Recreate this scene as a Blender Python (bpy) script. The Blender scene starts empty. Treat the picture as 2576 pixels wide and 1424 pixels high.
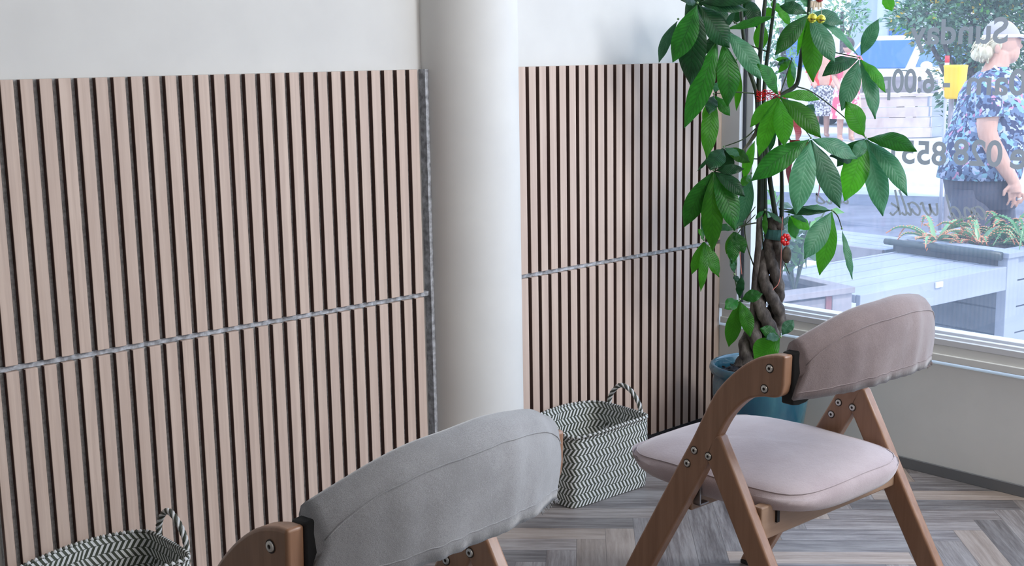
import bpy, bmesh, math, random
import numpy as np
from mathutils import Vector, Matrix, noise
random.seed(7)
SC = bpy.context.scene
COL = SC.collection

# ------------------------------------------------------------------ camera
FPX, YAW, PITCH, ROLL = 3155.94, 0.7482961, 0.1797688, -0.016446
IW, IH = 2576, 1424
CAM = np.array([-1.023278, -2.551918, 1.24])
cy, sy, cp, sp = math.cos(YAW), math.sin(YAW), math.cos(PITCH), math.sin(PITCH)
FW = np.array([sy*cp, cy*cp, -sp]); RT0 = np.array([cy, -sy, 0.0]); UP0 = np.cross(RT0, FW)
cr, sr = math.cos(ROLL), math.sin(ROLL)
RT = cr*RT0 + sr*UP0; UP = -sr*RT0 + cr*UP0
camd = bpy.data.cameras.new('camera'); camd.sensor_width = 36.0
camd.lens = FPX/IW*36.0; camd.clip_start = .05; camd.clip_end = 500
camo = bpy.data.objects.new('camera', camd); COL.objects.link(camo)
camo.matrix_world = Matrix(((RT[0], UP[0], -FW[0], CAM[0]), (RT[1], UP[1], -FW[1], CAM[1]), (RT[2], UP[2], -FW[2], CAM[2]), (0, 0, 0, 1)))
SC.camera = camo

# ------------------------------------------------------------------ world, sun, big lights, exposure
SC.view_settings.view_transform = 'Standard'; SC.view_settings.look = 'None'
SC.view_settings.exposure = 0.32; SC.view_settings.gamma = 1.0
SC.view_settings.use_curve_mapping = False
W = bpy.data.worlds.new('sky'); SC.world = W; W.use_nodes = True
wn = W.node_tree.nodes; wl = W.node_tree.links
bg = wn['Background']; bg.inputs[1].default_value = 2.3
tc = wn.new('ShaderNodeTexCoord'); sx = wn.new('ShaderNodeSeparateXYZ'); rp = wn.new('ShaderNodeValToRGB')
wl.new(tc.outputs['Generated'], sx.inputs[0]); wl.new(sx.outputs['Z'], rp.inputs[0]); wl.new(rp.outputs[0], bg.inputs[0])
rp.color_ramp.elements[0].position = 0.0; rp.color_ramp.elements[0].color = (.74, .86, 1.0, 1)
rp.color_ramp.elements[1].position = .6; rp.color_ramp.elements[1].color = (.50, .68, 1.0, 1)
def lamp(kind, name, loc, aim, energy, color=(1, 1, 1), **kw):
    d = bpy.data.lights.new(name, kind); d.energy = energy; d.color = color
    for k, v in kw.items(): setattr(d, k, v)
    o = bpy.data.objects.new(name, d); COL.objects.link(o); o.location = loc
    o.rotation_euler = (Vector(aim)-Vector(loc)).to_track_quat('-Z', 'Y').to_euler()
    return o
lamp('SUN', 'sun', (6, -8, 9), (6.0+.25, -8+3.0, 9-3.6), 1.9, (1, .95, .88), angle=.02)
portal = lamp('AREA', 'window_portal', (2.42, -1.9, 1.37), (0, -1.9, 1.37), 1, shape='RECTANGLE', size=3.7, size_y=1.9)
portal.data.cycles.is_portal = True
lamp('AREA', 'room_fill', (.7, -3.7, 2.66), (.4, -1.9, 0), 50, (1, .92, .85), shape='RECTANGLE', size=2.2, size_y=1.6)  # unseen fill light added to brighten the slatted wall from the front
lamp('AREA', 'window_side_fill', (1.95, -2.5, 2.62), (.9, -1.2, .6), 84, (.95, .97, 1.0), shape='RECTANGLE', size=.5, size_y=2.4)  # unseen fill added to brighten the window side of the column

# ------------------------------------------------------------------ projection helpers (pixel -> point at a real distance)
def ray(u, v): return FW + RT*(u-IW/2)/FPX + UP*(IH/2-v)/FPX
def onz(u, v, z): q = ray(u, v); return CAM + q*(z-CAM[2])/q[2]
def onx(u, v, x): q = ray(u, v); return CAM + q*(x-CAM[0])/q[0]
def dep(u, v, d): return CAM + ray(u, v)*d
FH = np.array([sy, cy, 0.0]); RH = RT0
def upright(u, v, anchor, off=0.0):            # vertical plane facing the viewer through anchor
    q = ray(u, v); t = ((np.array(anchor)-CAM) @ FH + off)/(q @ FH)
    return CAM + q*t

# ------------------------------------------------------------------ objects
def tag(o, label=None, cat=None, group=None, kind=None):
    if label: o['label'] = label
    if cat: o['category'] = cat
    if group: o['group'] = group
    if kind: o['kind'] = kind
    return o
def empty(name, loc=(0, 0, 0), rz=0.0):
    o = bpy.data.objects.new(name, None); COL.objects.link(o); o.location = loc; o.rotation_euler = (0, 0, rz)
    o.empty_display_size = .1
    return o
def dup_tree(o, parent=None):
    c = o.copy(); COL.objects.link(c); c.parent = parent
    for ch in list(o.children): dup_tree(ch, c)
    return c

class MB:
    def __init__(s): s.v = []; s.f = []; s.m = []; s.uv = []; s.c = []; s.col = (1, 1, 1, 1)
    def face(s, ids, m=0, uv=None):
        s.f.append(tuple(ids)); s.m.append(m); s.uv.append(uv); s.c.append(s.col)
    def vert(s, p): s.v.append((float(p[0]), float(p[1]), float(p[2]))); return len(s.v)-1
    def quad(s, pts, m=0, uv=None):
        s.face([s.vert(p) for p in pts], m, uv)
    def box(s, a, b, m=0, M=None, mats=None):
        x0, y0, z0 = a; x1, y1, z1 = b
        P = [(x0, y0, z0), (x1, y0, z0), (x1, y1, z0), (x0, y1, z0), (x0, y0, z1), (x1, y0, z1), (x1, y1, z1), (x0, y1, z1)]
        if M is not None: P = [M @ Vector(p) for p in P]
        k = [s.vert(p) for p in P]
        F = [(0, 3, 2, 1), (4, 5, 6, 7), (0, 1, 5, 4), (2, 3, 7, 6), (3, 0, 4, 7), (1, 2, 6, 5)]  # -z +z -y +y -x +x
        for i, q in enumerate(F): s.face([k[j] for j in q], mats[i] if mats else m)
    def grid(s, rows, m=0, closed=False, uvf=None, capped=False):
        n = len(rows[0]); ids = [[s.vert(p) for p in r] for r in rows]
        for i in range(len(rows)-1):
            for j in range(n if closed else n-1):
                k = (j+1) % n
                uv = None
                if uvf: uv = [uvf(i, j), uvf(i, j+1), uvf(i+1, j+1), uvf(i+1, j)]
                s.face((ids[i][j], ids[i][k], ids[i+1][k], ids[i+1][j]), m, uv)
        if capped:
            s.face(tuple(reversed(ids[0])), m); s.face(tuple(ids[-1]), m)
        return ids
    def tube(s, pts, r, n=8, m=0, cap=True, uvs=False):
        pts = [Vector(p) for p in pts]; L = len(pts)
        rr = r if hasattr(r, '__len__') else [r]*L
        rows = []; T = []
        for i in range(L):
            a = pts[max(i-1, 0)]; b = pts[min(i+1, L-1)]; t = (b-a); t = t.normalized() if t.length > 1e-9 else Vector((0, 0, 1)); T.append(t)
        ref = Vector((0, 0, 1)) if abs(T[0].z) < .9 else Vector((1, 0, 0))
        nx = (ref - T[0]*ref.dot(T[0])).normalized()
        for i in range(L):
            nx = nx - T[i]*nx.dot(T[i])
            nx = nx.normalized() if nx.length > 1e-6 else T[i].orthogonal().normalized()
            by = T[i].cross(nx)
            rows.append([pts[i]+(nx*math.cos(2*math.pi*j/n)+by*math.sin(2*math.pi*j/n))*rr[i] for j in range(n)])
        ln = [0]
        for i in range(1, L): ln.append(ln[-1]+(pts[i]-pts[i-1]).length)
        s.grid(rows, m, closed=True, capped=cap, uvf=(lambda i, j: (j/n, ln[i])) if uvs else None)
    def ell(s, c, r, m=0, nu=16, nv=10, M=None):
        rows = []
        for i in range(nv+1):
            th = math.pi*(i+.0001)/(nv+.0002)
            row = []
            for j in range(nu):
                ph = 2*math.pi*j/nu
                p = Vector((r[0]*math.sin(th)*math.cos(ph), r[1]*math.sin(th)*math.sin(ph), -r[2]*math.cos(th)))
                if M is not None: p = M @ p
                row.append(Vector(c)+p)
            rows.append(row)
        s.grid(rows, m, closed=True, capped=True)
    def lathe(s, prof, c=(0, 0, 0), n=48, m=0):
        rows = [[(c[0]+r*math.cos(2*math.pi*j/n), c[1]+r*math.sin(2*math.pi*j/n), c[2]+z) for j in range(n)] for r, z in prof]
        s.grid(rows, m, closed=True)
    def prism(s, poly, x0, x1, fn, m=0):
        a = [s.vert(fn(x0, *p)) for p in poly]; b = [s.vert(fn(x1, *p)) for p in poly]
        s.face(tuple(reversed(a)), m); s.face(tuple(b), m)
        n = len(poly)
        for i in range(n): s.face((a[i], a[(i+1) % n], b[(i+1) % n], b[i]), m)
    def build(s, name, mats, parent=None, smooth=False, bevel=0, bseg=2, sub=0, loc=None, fixn=True, autos=None):
        me = bpy.data.meshes.new(name); me.from_pydata(s.v, [], s.f)
        if not isinstance(mats, (list, tuple)): mats = [mats]
        for x in mats: me.materials.append(x)
        me.polygons.foreach_set('material_index', s.m)
        if any(u is not None for u in s.uv):
            ul = me.uv_layers.new(name='UVMap'); k = 0
            for f, u in zip(s.f, s.uv):
                for q in range(len(f)):
                    if u is not None: ul.data[k].uv = u[q]
                    k += 1
        if any(c != (1, 1, 1, 1) for c in s.c):
            ca = me.color_attributes.new('tint', 'FLOAT_COLOR', 'CORNER'); k = 0
            for f, c in zip(s.f, s.c):
                for q in range(len(f)): ca.data[k].color = c; k += 1
        if fixn:
            bm = bmesh.new(); bm.from_mesh(me); bmesh.ops.recalc_face_normals(bm, faces=bm.faces); bm.to_mesh(me); bm.free()
        if smooth: me.polygons.foreach_set('use_smooth', [True]*len(me.polygons))
        me.update()
        o = bpy.data.objects.new(name, me); COL.objects.link(o); o.parent = parent
        if loc is not None: o.location = loc
        if bevel:
            b = o.modifiers.new('b', 'BEVEL'); b.width = bevel; b.segments = bseg; b.limit_method = 'ANGLE'; b.angle_limit = math.radians(40); b.harden_normals = False
        if sub:
            q = o.modifiers.new('s', 'SUBSURF'); q.levels = sub; q.render_levels = sub
        if autos: me.polygons.foreach_set('use_smooth', [True]*len(me.polygons)); me.set_sharp_from_angle(angle=math.radians(autos))
        return o
def catmull(P, k=8):
    P = [Vector(p) for p in P]
    if len(P) < 3: return P
    Q = [P[0]*2-P[1]]+P+[P[-1]*2-P[-2]]; out = []
    for i in range(1, len(Q)-2):
        for j in range(k):
            t = j/k; a, b, c, d = Q[i-1], Q[i], Q[i+1], Q[i+2]
            out.append(.5*((2*b)+(c-a)*t+(2*a-5*b+4*c-d)*t*t+(-a+3*b-3*c+d)*t**3))
    out.append(P[-1]); return out
def struct(o): o['kind'] = 'structure'; return o

# ------------------------------------------------------------------ materials
class NT:
    def __init__(s, name):
        s.mat = bpy.data.materials.new(name); s.mat.use_nodes = True
        s.n = s.mat.node_tree.nodes; s.l = s.mat.node_tree.links; s.b = s.n['Principled BSDF']; s.out = s.n['Material Output']
    def node(s, t, **k):
        x = s.n.new(t)
        for a, v in k.items(): setattr(x, a, v)
        return x
    def link(s, a, b): s.l.new(a, b)
    def coord(s, kind='Object', scale=(1, 1, 1), rot=(0, 0, 0)):
        t = s.node('ShaderNodeTexCoord'); m = s.node('ShaderNodeMapping'); m.inputs['Scale'].default_value = scale; m.inputs['Rotation'].default_value = rot
        s.link(t.outputs[kind], m.inputs[0]); return m.outputs[0]
    def noise(s, vec, scale, detail=4, rough=.55):
        x = s.node('ShaderNodeTexNoise'); x.inputs['Scale'].default_value = scale; x.inputs['Detail'].default_value = detail; x.inputs['Roughness'].default_value = rough
        s.link(vec, x.inputs['Vector']); return x.outputs['Fac']
    def ramp(s, fac, stops):
        r = s.node('ShaderNodeValToRGB'); e = r.color_ramp.elements
        while len(e) < len(stops): e.new(.5)
        for q, (p, c) in zip(e, stops): q.position = p; q.color = (*c, 1)
        s.link(fac, r.inputs[0]); return r.outputs[0]
    def math(s, op, a, b=None, c=None):
        x = s.node('ShaderNodeMath', operation=op)
        for i, q in enumerate((a, b, c)):
            if q is None: continue
            if isinstance(q, (int, float)): x.inputs[i].default_value = q
            else: s.link(q, x.inputs[i])
        return x.outputs[0]
    def mix(s, fac, a, b, mode='MIX'):
        x = s.node('ShaderNodeMix', data_type='RGBA', blend_type=mode)
        for i, q in ((0, fac), (6, a), (7, b)):
            if isinstance(q, (int, float)): x.inputs[i].default_value = q
            elif isinstance(q, tuple): x.inputs[i].default_value = (*q, 1)
            else: s.link(q, x.inputs[i])
        return x.outputs[2]
    def bump(s, h, strength=.3, dist=.01):
        x = s.node('ShaderNodeBump'); x.inputs['Strength'].default_value = strength; x.inputs['Distance'].default_value = dist
        s.link(h, x.inputs['Height']); s.link(x.outputs[0], s.b.inputs['Normal']); return x
    def set(s, color=None, rough=None, **k):
        if color is not None:
            if isinstance(color, tuple): s.b.inputs['Base Color'].default_value = (*color, 1)
            else: s.link(color, s.b.inputs['Base Color'])
        if rough is not None:
            if isinstance(rough, (int, float)): s.b.inputs['Roughness'].default_value = rough
            else: s.link(rough, s.b.inputs['Roughness'])
        for a, v in k.items(): s.b.inputs[a.replace('_', ' ')].default_value = v
        return s
def plain(name, color, rough=.6, **k): return NT(name).set(color, rough, **k).mat
def varied(name, c1, c2, scale=20, rough=.7, bump=.0, stretch=(1, 1, 1), detail=5, lo=.35, hi=.65, kind='Object', **k):
    t = NT(name); v = t.coord(kind, stretch); n = t.noise(v, scale, detail)
    t.set(t.ramp(n, [(lo, c1), (hi, c2)]), rough, **k)
    if bump: t.bump(n, bump, .003)
    return t.mat

M_wall = varied('painted plaster', (.70, .69, .665), (.74, .73, .70), 6, .75, .0)
M_lowwall = varied('greige painted plasterboard', (.75, .755, .735), (.78, .785, .765), 8, .8)
M_ceil = plain('ceiling paint', (.75, .75, .74), .8)
M_base = plain('grey skirting vinyl', (.16, .165, .175), .5)
M_frame = plain('white powder coated aluminium', (.72, .74, .78), .35)
M_frame_d = plain('dark window gasket', (.05, .055, .07), .5)
def wood_slat(name, a, b, c):
    t = NT(name); v = t.coord('Object', (1, 1, .035)); n = t.noise(v, 150, 4, .5)
    v2 = t.coord('Object', (1, 1, .012)); n2 = t.noise(v2, 45, 3, .5)
    v3 = t.coord('Object', (25, 0, 0)); w = t.node('ShaderNodeTexWhiteNoise', noise_dimensions='1D')
    sep = t.node('ShaderNodeSeparateXYZ'); t.link(v3, sep.inputs[0]); fl = t.math('FLOOR', sep.outputs[0]); t.link(fl, w.inputs['W'])
    col = t.ramp(n, [(.35, a), (.62, b)]); col = t.mix(t.ramp(n2, [(.42, (0, 0, 0)), (.62, (.5, .5, .5))]), col, c)
    col = t.mix(t.math('MULTIPLY', w.outputs[0], .22), col, (.48, .36, .31)); t.set(col, .55); t.bump(n, .12, .001); return t.mat
M_slat = wood_slat('pale ash veneer', (.60, .455, .375), (.70, .55, .46), (.57, .43, .355))
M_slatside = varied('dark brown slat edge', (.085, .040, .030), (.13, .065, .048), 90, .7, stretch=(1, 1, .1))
M_felt = varied('mottled grey acoustic felt', (.30, .30, .30), (.52, .52, .52), 130, .95, .4)
M_felt_lt = varied('grey felt backing edge', (.26, .265, .28), (.58, .60, .64), 70, .95, .6)
def wood(name, a, b, axis=(1, 1, .06), rough=.42, sc=60):
    t = NT(name); v = t.coord('Object', axis); n = t.noise(v, sc, 6, .6); n2 = t.noise(t.coord('Object'), 4, 2)
    col = t.ramp(n, [(.3, a), (.7, b)]); col = t.mix(t.math('MULTIPLY', n2, .35), col, a); t.set(col, rough); t.bump(n, .05, .001)
    t.b.inputs['Coat Weight'].default_value = .25; t.b.inputs['Coat Roughness'].default_value = .3
    return t.mat
M_beech = wood('varnished beech', (.23, .115, .062), (.35, .19, .112))
M_beech_rail = wood('pale beech rail', (.27, .165, .105), (.36, .235, .155), (.06, 1, 1))
def cloth(name, a, b, sc=900, hair=.5):
    t = NT(name); v = t.coord('Object'); n = t.noise(v, sc, 2, .6); n2 = t.noise(v, 9, 4, .6); n3 = t.noise(v, 130, 3, .6)
    fac = t.math('ADD', t.math('MULTIPLY', n2, .5), t.math('MULTIPLY', n, .5))
    t.set(t.ramp(fac, [(.42, a), (.58, b)]), .95)
    t.b.inputs['Sheen Weight'].default_value = hair; t.b.inputs['Sheen Roughness'].default_value = .45
    h = t.math('ADD', t.math('MULTIPLY', n, .5), n3); t.bump(h, .35, .0015); return t.mat
M_mauve = cloth('mauve velour cover', (.195, .150, .150), (.27, .215, .212))
M_grey = cloth('grey velour cover', (.24, .24, .248), (.34, .342, .355))
M_black = plain('black painted plywood', (.004, .004, .005), .6)
M_screw = plain('nickel screw', (.62, .60, .56), .3, Metallic=.9)
M_hole = plain('dark screw recess', (.03, .02, .015), .7)
M_rubber = plain('dark rubber', (.02, .02, .02), .7)
M_steel = plain('steel bracket', (.35, .36, .38), .35, Metallic=.9)

def floor_mat():
    t = NT('herringbone vinyl planks')
    at = t.node('ShaderNodeAttribute', attribute_name='tint'); uv = t.node('ShaderNodeUVMap', uv_map='UVMap')
    m = t.node('ShaderNodeMapping'); m.inputs['Scale'].default_value = (3, 42, 1); t.link(uv.outputs[0], m.inputs[0])
    off = t.node('ShaderNodeVectorMath', operation='ADD'); sc = t.node('ShaderNodeVectorMath', operation='SCALE'); sc.inputs['Scale'].default_value = 37.
    t.link(at.outputs['Color'], sc.inputs[0]); t.link(m.outputs[0], off.inputs[0]); t.link(sc.outputs[0], off.inputs[1])
    n = t.noise(off.outputs[0], 1.6, 8, .68); n2 = t.noise(off.outputs[0], .45, 4, .6); n3 = t.noise(off.outputs[0], 6, 4, .7)
    g = t.math('ADD', t.math('ADD', t.math('MULTIPLY', n, .55), t.math('MULTIPLY', n2, .3)), t.math('MULTIPLY', n3, .22))
    sp_ = t.node('ShaderNodeSeparateColor'); t.link(at.outputs['Color'], sp_.inputs[0])
    grey = t.ramp(g, [(.36, (.062, .052, .052)), (.50, (.165, .15, .150)), (.62, (.29, .275, .27))])
    tan = t.ramp(g, [(.36, (.17, .13, .105)), (.50, (.29, .235, .20)), (.64, (.40, .34, .30))])
    col = t.mix(sp_.outputs[0], grey, tan)
    br = t.math('ADD', t.math('MULTIPLY', sp_.outputs[1], .5), .75)
    mm = t.node('ShaderNodeMix', data_type='RGBA', blend_type='MULTIPLY'); mm.inputs[0].default_value = 1; t.link(col, mm.inputs[6])
    cmb = t.node('ShaderNodeCombineColor'); [t.link(br, cmb.inputs[i]) for i in range(3)]; t.link(cmb.outputs[0], mm.inputs[7])
    # thin joint between planks
    su = t.node('ShaderNodeSeparateXYZ'); t.link(uv.outputs[0], su.inputs[0])
    ex = t.math('MINIMUM', su.outputs[1], t.math('SUBTRACT', .0755, su.outputs[1])); ey = t.math('MINIMUM', su.outputs[0], t.math('SUBTRACT', .453, su.outputs[0]))
    e = t.math('LESS_THAN', t.math('MINIMUM', ex, ey), .0007)
    col = t.mix(t.math('MULTIPLY', e, .55), mm.outputs[2], (.03, .028, .03))
    t.set(col, t.math('ADD', t.math('MULTIPLY', g, .25), .27)); t.bump(g, .12, .001)
    return t.mat
M_floor = floor_mat()

# ------------------------------------------------------------------ the room
XW = 2.295; YB = -4.2; XL = -3.4; ZC = 2.72
KR = 34.58
b = MB()
ang = math.radians(-46.2); e1 = np.array([math.cos(ang), math.sin(ang)]); e2 = np.array([-e1[1], e1[0]])
PW, PL = .0755, .453
o0e, o0r = 2.168, .662          # right end of one plank and lower edge of its row, in the (e1, e2) frame
rng = random.Random(3)
def plank(a0, c0, da, dc, along):
    pts = [(a0, c0), (a0+da, c0), (a0+da, c0+dc), (a0, c0+dc)]
    P = [e1*p[0]+e2*p[1] for p in pts]
    mx = [p[0] for p in P]; my = [p[1] for p in P]
    if max(mx) < XL-.1 or min(mx) > XW+.3 or max(my) < YB-.1 or min(my) > .3: return
    r = rng.random(); tan = 1.0 if r < .17 else (.35*rng.random() if r < .75 else .0)
    b.col = (tan, rng.random(), rng.random(), 1)
    uv = [(0, 0), (PL, 0), (PL, PW), (0, PW)] if along else [(0, PW), (0, 0), (PL, 0), (PL, PW)]
    V = [(p[0], p[1], q_[0], q_[1]) for p, q_ in zip(P, uv)]
    for ax_, lim_, sg_ in ((0, XL-.05, 1), (0, XW+.05, -1), (1, YB-.05, 1), (1, .05, -1)):      # clip to the room
        out = []
        for i in range(len(V)):
            A_v, B_v = V[i-1], V[i]; da_, db_ = (A_v[ax_]-lim_)*sg_, (B_v[ax_]-lim_)*sg_
            if (da_ >= 0) != (db_ >= 0): t_ = da_/(da_-db_); out.append(tuple(x_+(y_-x_)*t_ for x_, y_ in zip(A_v, B_v)))
            if db_ >= 0: out.append(B_v)
        V = out
        if len(V) < 3: return
    b.face([b.vert((v_[0], v_[1], 0.0)) for v_ in V], 0, [(v_[2], v_[3]) for v_ in V])
for j in range(-75, 75):
    for n in range(-8, 9):
        E_ = o0e + j*PW + n*2*PL; rr = o0r + j*PW
        plank(E_-PL, rr, PL, PW, True)
        plank(E_, rr-5*PW, PW, PL, False)
b.col = (1, 1, 1, 1)
struct(b.build('floor', M_floor, fixn=False))
def slab(name, a, c, m): 
    q = MB(); q.box(a, c); return struct(q.build(name, m))
slab('wall_slatted', (XL, .028, -.05), (XW+.12, .17, ZC+.1), M_wall)
slab('wall_left', (XL-.12, YB, -.05), (XL, .02, ZC+.1), varied('dark taupe bounce absorber', (.30, .29, .27), (.33, .32, .30), 6, .8))  # unseen wall, coloured dark to cut the bounce light on the column
slab('wall_back', (XL-.12, YB-.12, -.05), (XW+.12, YB, ZC+.1), M_wall)
slab('ceiling', (XL-.12, YB-.12, ZC), (XW+.12, .17, ZC+.1), M_ceil)
# window wall: low wall under the glass, header above
q = MB(); q.box((XW, YB, -.2), (XW+.11, .02, .335)); q.box((XW, YB, 2.32), (XW+.12, .02, ZC+.05)); q.box((XW, YB, .335), (XW+.11, -3.72, 2.32))
struct(q.build('wall_right', M_lowwall))
q = MB(); q.box((XW-.012, YB, .347), (XW+.02, -.012, .368)); q.box((XW-.004, YB, .366), (XW+.05, -.012, .395))
struct(q.build('trim_1', M_lowwall, bevel=.002))
q = MB(); q.box((XW-.008, -3.7, .0), (XW, -.012, .032)); struct(q.build('baseboard_right', M_base, bevel=.001))
# window: sill frame, jamb, gasket, pane
wroot = empty('window_1', (XW, -1.9, .39)); struct(wroot)
def wpart(name, boxes, m, bev=.0015):
    q = MB()
    for a, c in boxes: q.box((a[0]-XW, a[1]+1.9, a[2]-.39), (c[0]-XW, c[1]+1.9, c[2]-.39))
    return q.build(name, m, wroot, bevel=bev)
wpart('sill_frame', [((XW-.006, -3.7, .394), (XW+.035, -.004, .412)), ((XW+.03, -3.7, .394), (XW+.075, -.004, .428)),
                     ((XW+.006, -3.7, .410), (XW+.022, -.004, .421))], M_frame)
wpart('jamb', [((XW-.002, -.072, .394), (XW+.075, .019, 2.32)), ((XW+.02, -.108, .42), (XW+.07, -.08, 2.32)), ((XW-.002, -3.74, .394), (XW+.075, -3.68, 2.32)), ((XW-.002, -3.7, 2.26), (XW+.075, 0, 2.33))], M_frame)
wpart('gasket', [((XW+.014, -.081, .42), (XW+.05, -.072, 2.3))], M_frame_d)
t = NT('clear window glass'); t.n.remove(t.b)
tr = t.node('ShaderNodeBsdfTransparent'); gl = t.node('ShaderNodeBsdfGlossy'); gl.inputs['Roughness'].default_value = .01; df = t.node('ShaderNodeBsdfTranslucent'); df.inputs[0].default_value = (.75, .85, 1, 1)
m1 = t.node('ShaderNodeMixShader'); m1.inputs[0].default_value = .035; m2 = t.node('ShaderNodeMixShader')
vv = t.coord('Object', (1, 1, 1)); nn = t.noise(vv, 7, 8, .75); sep = t.node('ShaderNodeSeparateXYZ'); t.link(vv, sep.inputs[0])
low = t.math('MULTIPLY', t.math('SUBTRACT', .42, sep.outputs[2]), .25); low = t.math('MAXIMUM', low, 0.0)
haze_dirt = t.math('ADD', t.math('MULTIPLY', t.math('GREATER_THAN', nn, .68), .14), t.math('ADD', .035, t.math('MULTIPLY', low, nn)))  # even base part is a haze veil over the view, blotches are dirt
t.link(haze_dirt, m2.inputs[0]); t.link(tr.outputs[0], m1.inputs[1]); t.link(gl.outputs[0], m1.inputs[2]); t.link(m1.outputs[0], m2.inputs[1]); t.link(df.outputs[0], m2.inputs[2]); t.link(m2.outputs[0], t.out.inputs[0])
M_glass = t.mat
q = MB(); q.box((.048, -1.8, .03), (.052, 1.83, 1.9)); q.build('pane', M_glass, wroot)

# round column standing half in the slatted wall
q = MB(); q.lathe([(.0, 0), (.150, 0), (.150, ZC), (.0, ZC)], (1.2105, .035, 0), n=96)
o = q.build('round_column', M_wall, autos=60)
tag(o, 'round white plastered column between the two slatted wood panels', 'column', kind='structure')

# ------------------------------------------------------------------ slatted acoustic panels
P = .04; SW = .027; SD = .0145; Y0 = 0.0; YBK = SD      # slat fronts at y=0, felt at y=SD..0.02
ZT, ZS1, ZS2, ZB = 1.2075, .6248, .6119, .0285
def slat_panel(name, ks, z0, z1, label, x_extra=(0, 0), felt_l=0, felt_r=0):
    x0 = ks[0]*P; x1 = ks[-1]*P+SW
    root = empty(name, ((x0+x1)/2, .01, z0)); tag(root, label, 'wall panel', 'slatted acoustic wall panels')
    ox, oz = (x0+x1)/2, z0
    q = MB(); q.box((x0-felt_l-ox+(.0075 if ks[0] == -3 else 0), YBK-.01, 0), (x1+felt_r-ox, 0.0275-.01, z1-z0)); q.build('felt_backing', M_felt, root)
    for k in ks:
        cut = .0075 if k == -3 else 0
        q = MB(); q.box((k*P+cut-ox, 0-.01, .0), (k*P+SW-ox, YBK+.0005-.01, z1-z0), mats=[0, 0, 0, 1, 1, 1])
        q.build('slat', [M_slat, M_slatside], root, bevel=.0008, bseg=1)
    return root
Lk = list(range(-3, 26))
slat_panel('slat_panel', Lk, ZS1, ZT, 'upper slatted wood panel left of the round column', felt_r=.008)
slat_panel('slat_panel', Lk, ZB, ZS2, 'lower slatted wood panel left of the round column', felt_r=.010)
Rk1 = [KR-1+i for i in range(0, 15)]; Rk2 = [KR+14.1+i for i in range(0, 9)]
slat_panel('slat_panel', Rk1, ZS1, ZT, 'upper slatted wood panel right beside the round column')
slat_panel('slat_panel', Rk1, ZB, ZS2, 'lower slatted wood panel behind the woven basket, right of the column')
slat_panel('slat_panel', Rk2, ZS1, ZT, 'upper slatted wood panel in the window corner behind the hanging leaves')
slat_panel('slat_panel', Rk2, ZB, ZS2, 'lower slatted wood panel in the window corner beside the blue pot')
def felt_strip(name, x0, x1, z0, z1, label):
    n = int((x1-x0)/.008); rows = []
    r = random.Random(x0)
    rows_f = [[], [], [], []]
    for i in range(n+1):
        x = x0+(x1-x0)*i/n; a = noise.noise(Vector((x*60, 1, 3)))*.0016; c = noise.noise(Vector((x*45, 7, 3)))*.0016
        y = .010+noise.noise(Vector((x*80, 5, 0)))*.003
        rows_f[0].append((x, .027, z1+a)); rows_f[1].append((x, y, z1+a-.001)); rows_f[2].append((x, y, z0+c+.001)); rows_f[3].append((x, .027, z0+c))
    q = MB(); q.grid(rows_f); o = q.build(name, M_felt_lt, smooth=False); tag(o, label, 'joint strip'); return o
felt_strip('felt_joint', Lk[0]*P, 1.053, ZS2, ZS1, 'pale grey felt joint between upper and lower panels left of column')
felt_strip('felt_joint', Rk1[1]*P-.01, XW-.04, ZS2, ZS1, 'pale grey felt joint between upper and lower panels right of column')
q = MB(); q.box((1.053, .002, .0), (1.064, .0275, ZT)); tag(q.build('felt_edge', M_felt_lt), 'vertical grey felt edge between slats and round column', 'joint strip')
q = MB(); q.box((Lk[0]*P, .001, 0), (1.06, .0275, ZB)); q.box((1.37, .001, 0), (XW-.002, .0275, ZB)); struct(q.build('baseboard_slatted', plain('dark skirting', (.035, .035, .04), .5), bevel=.001))

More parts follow.
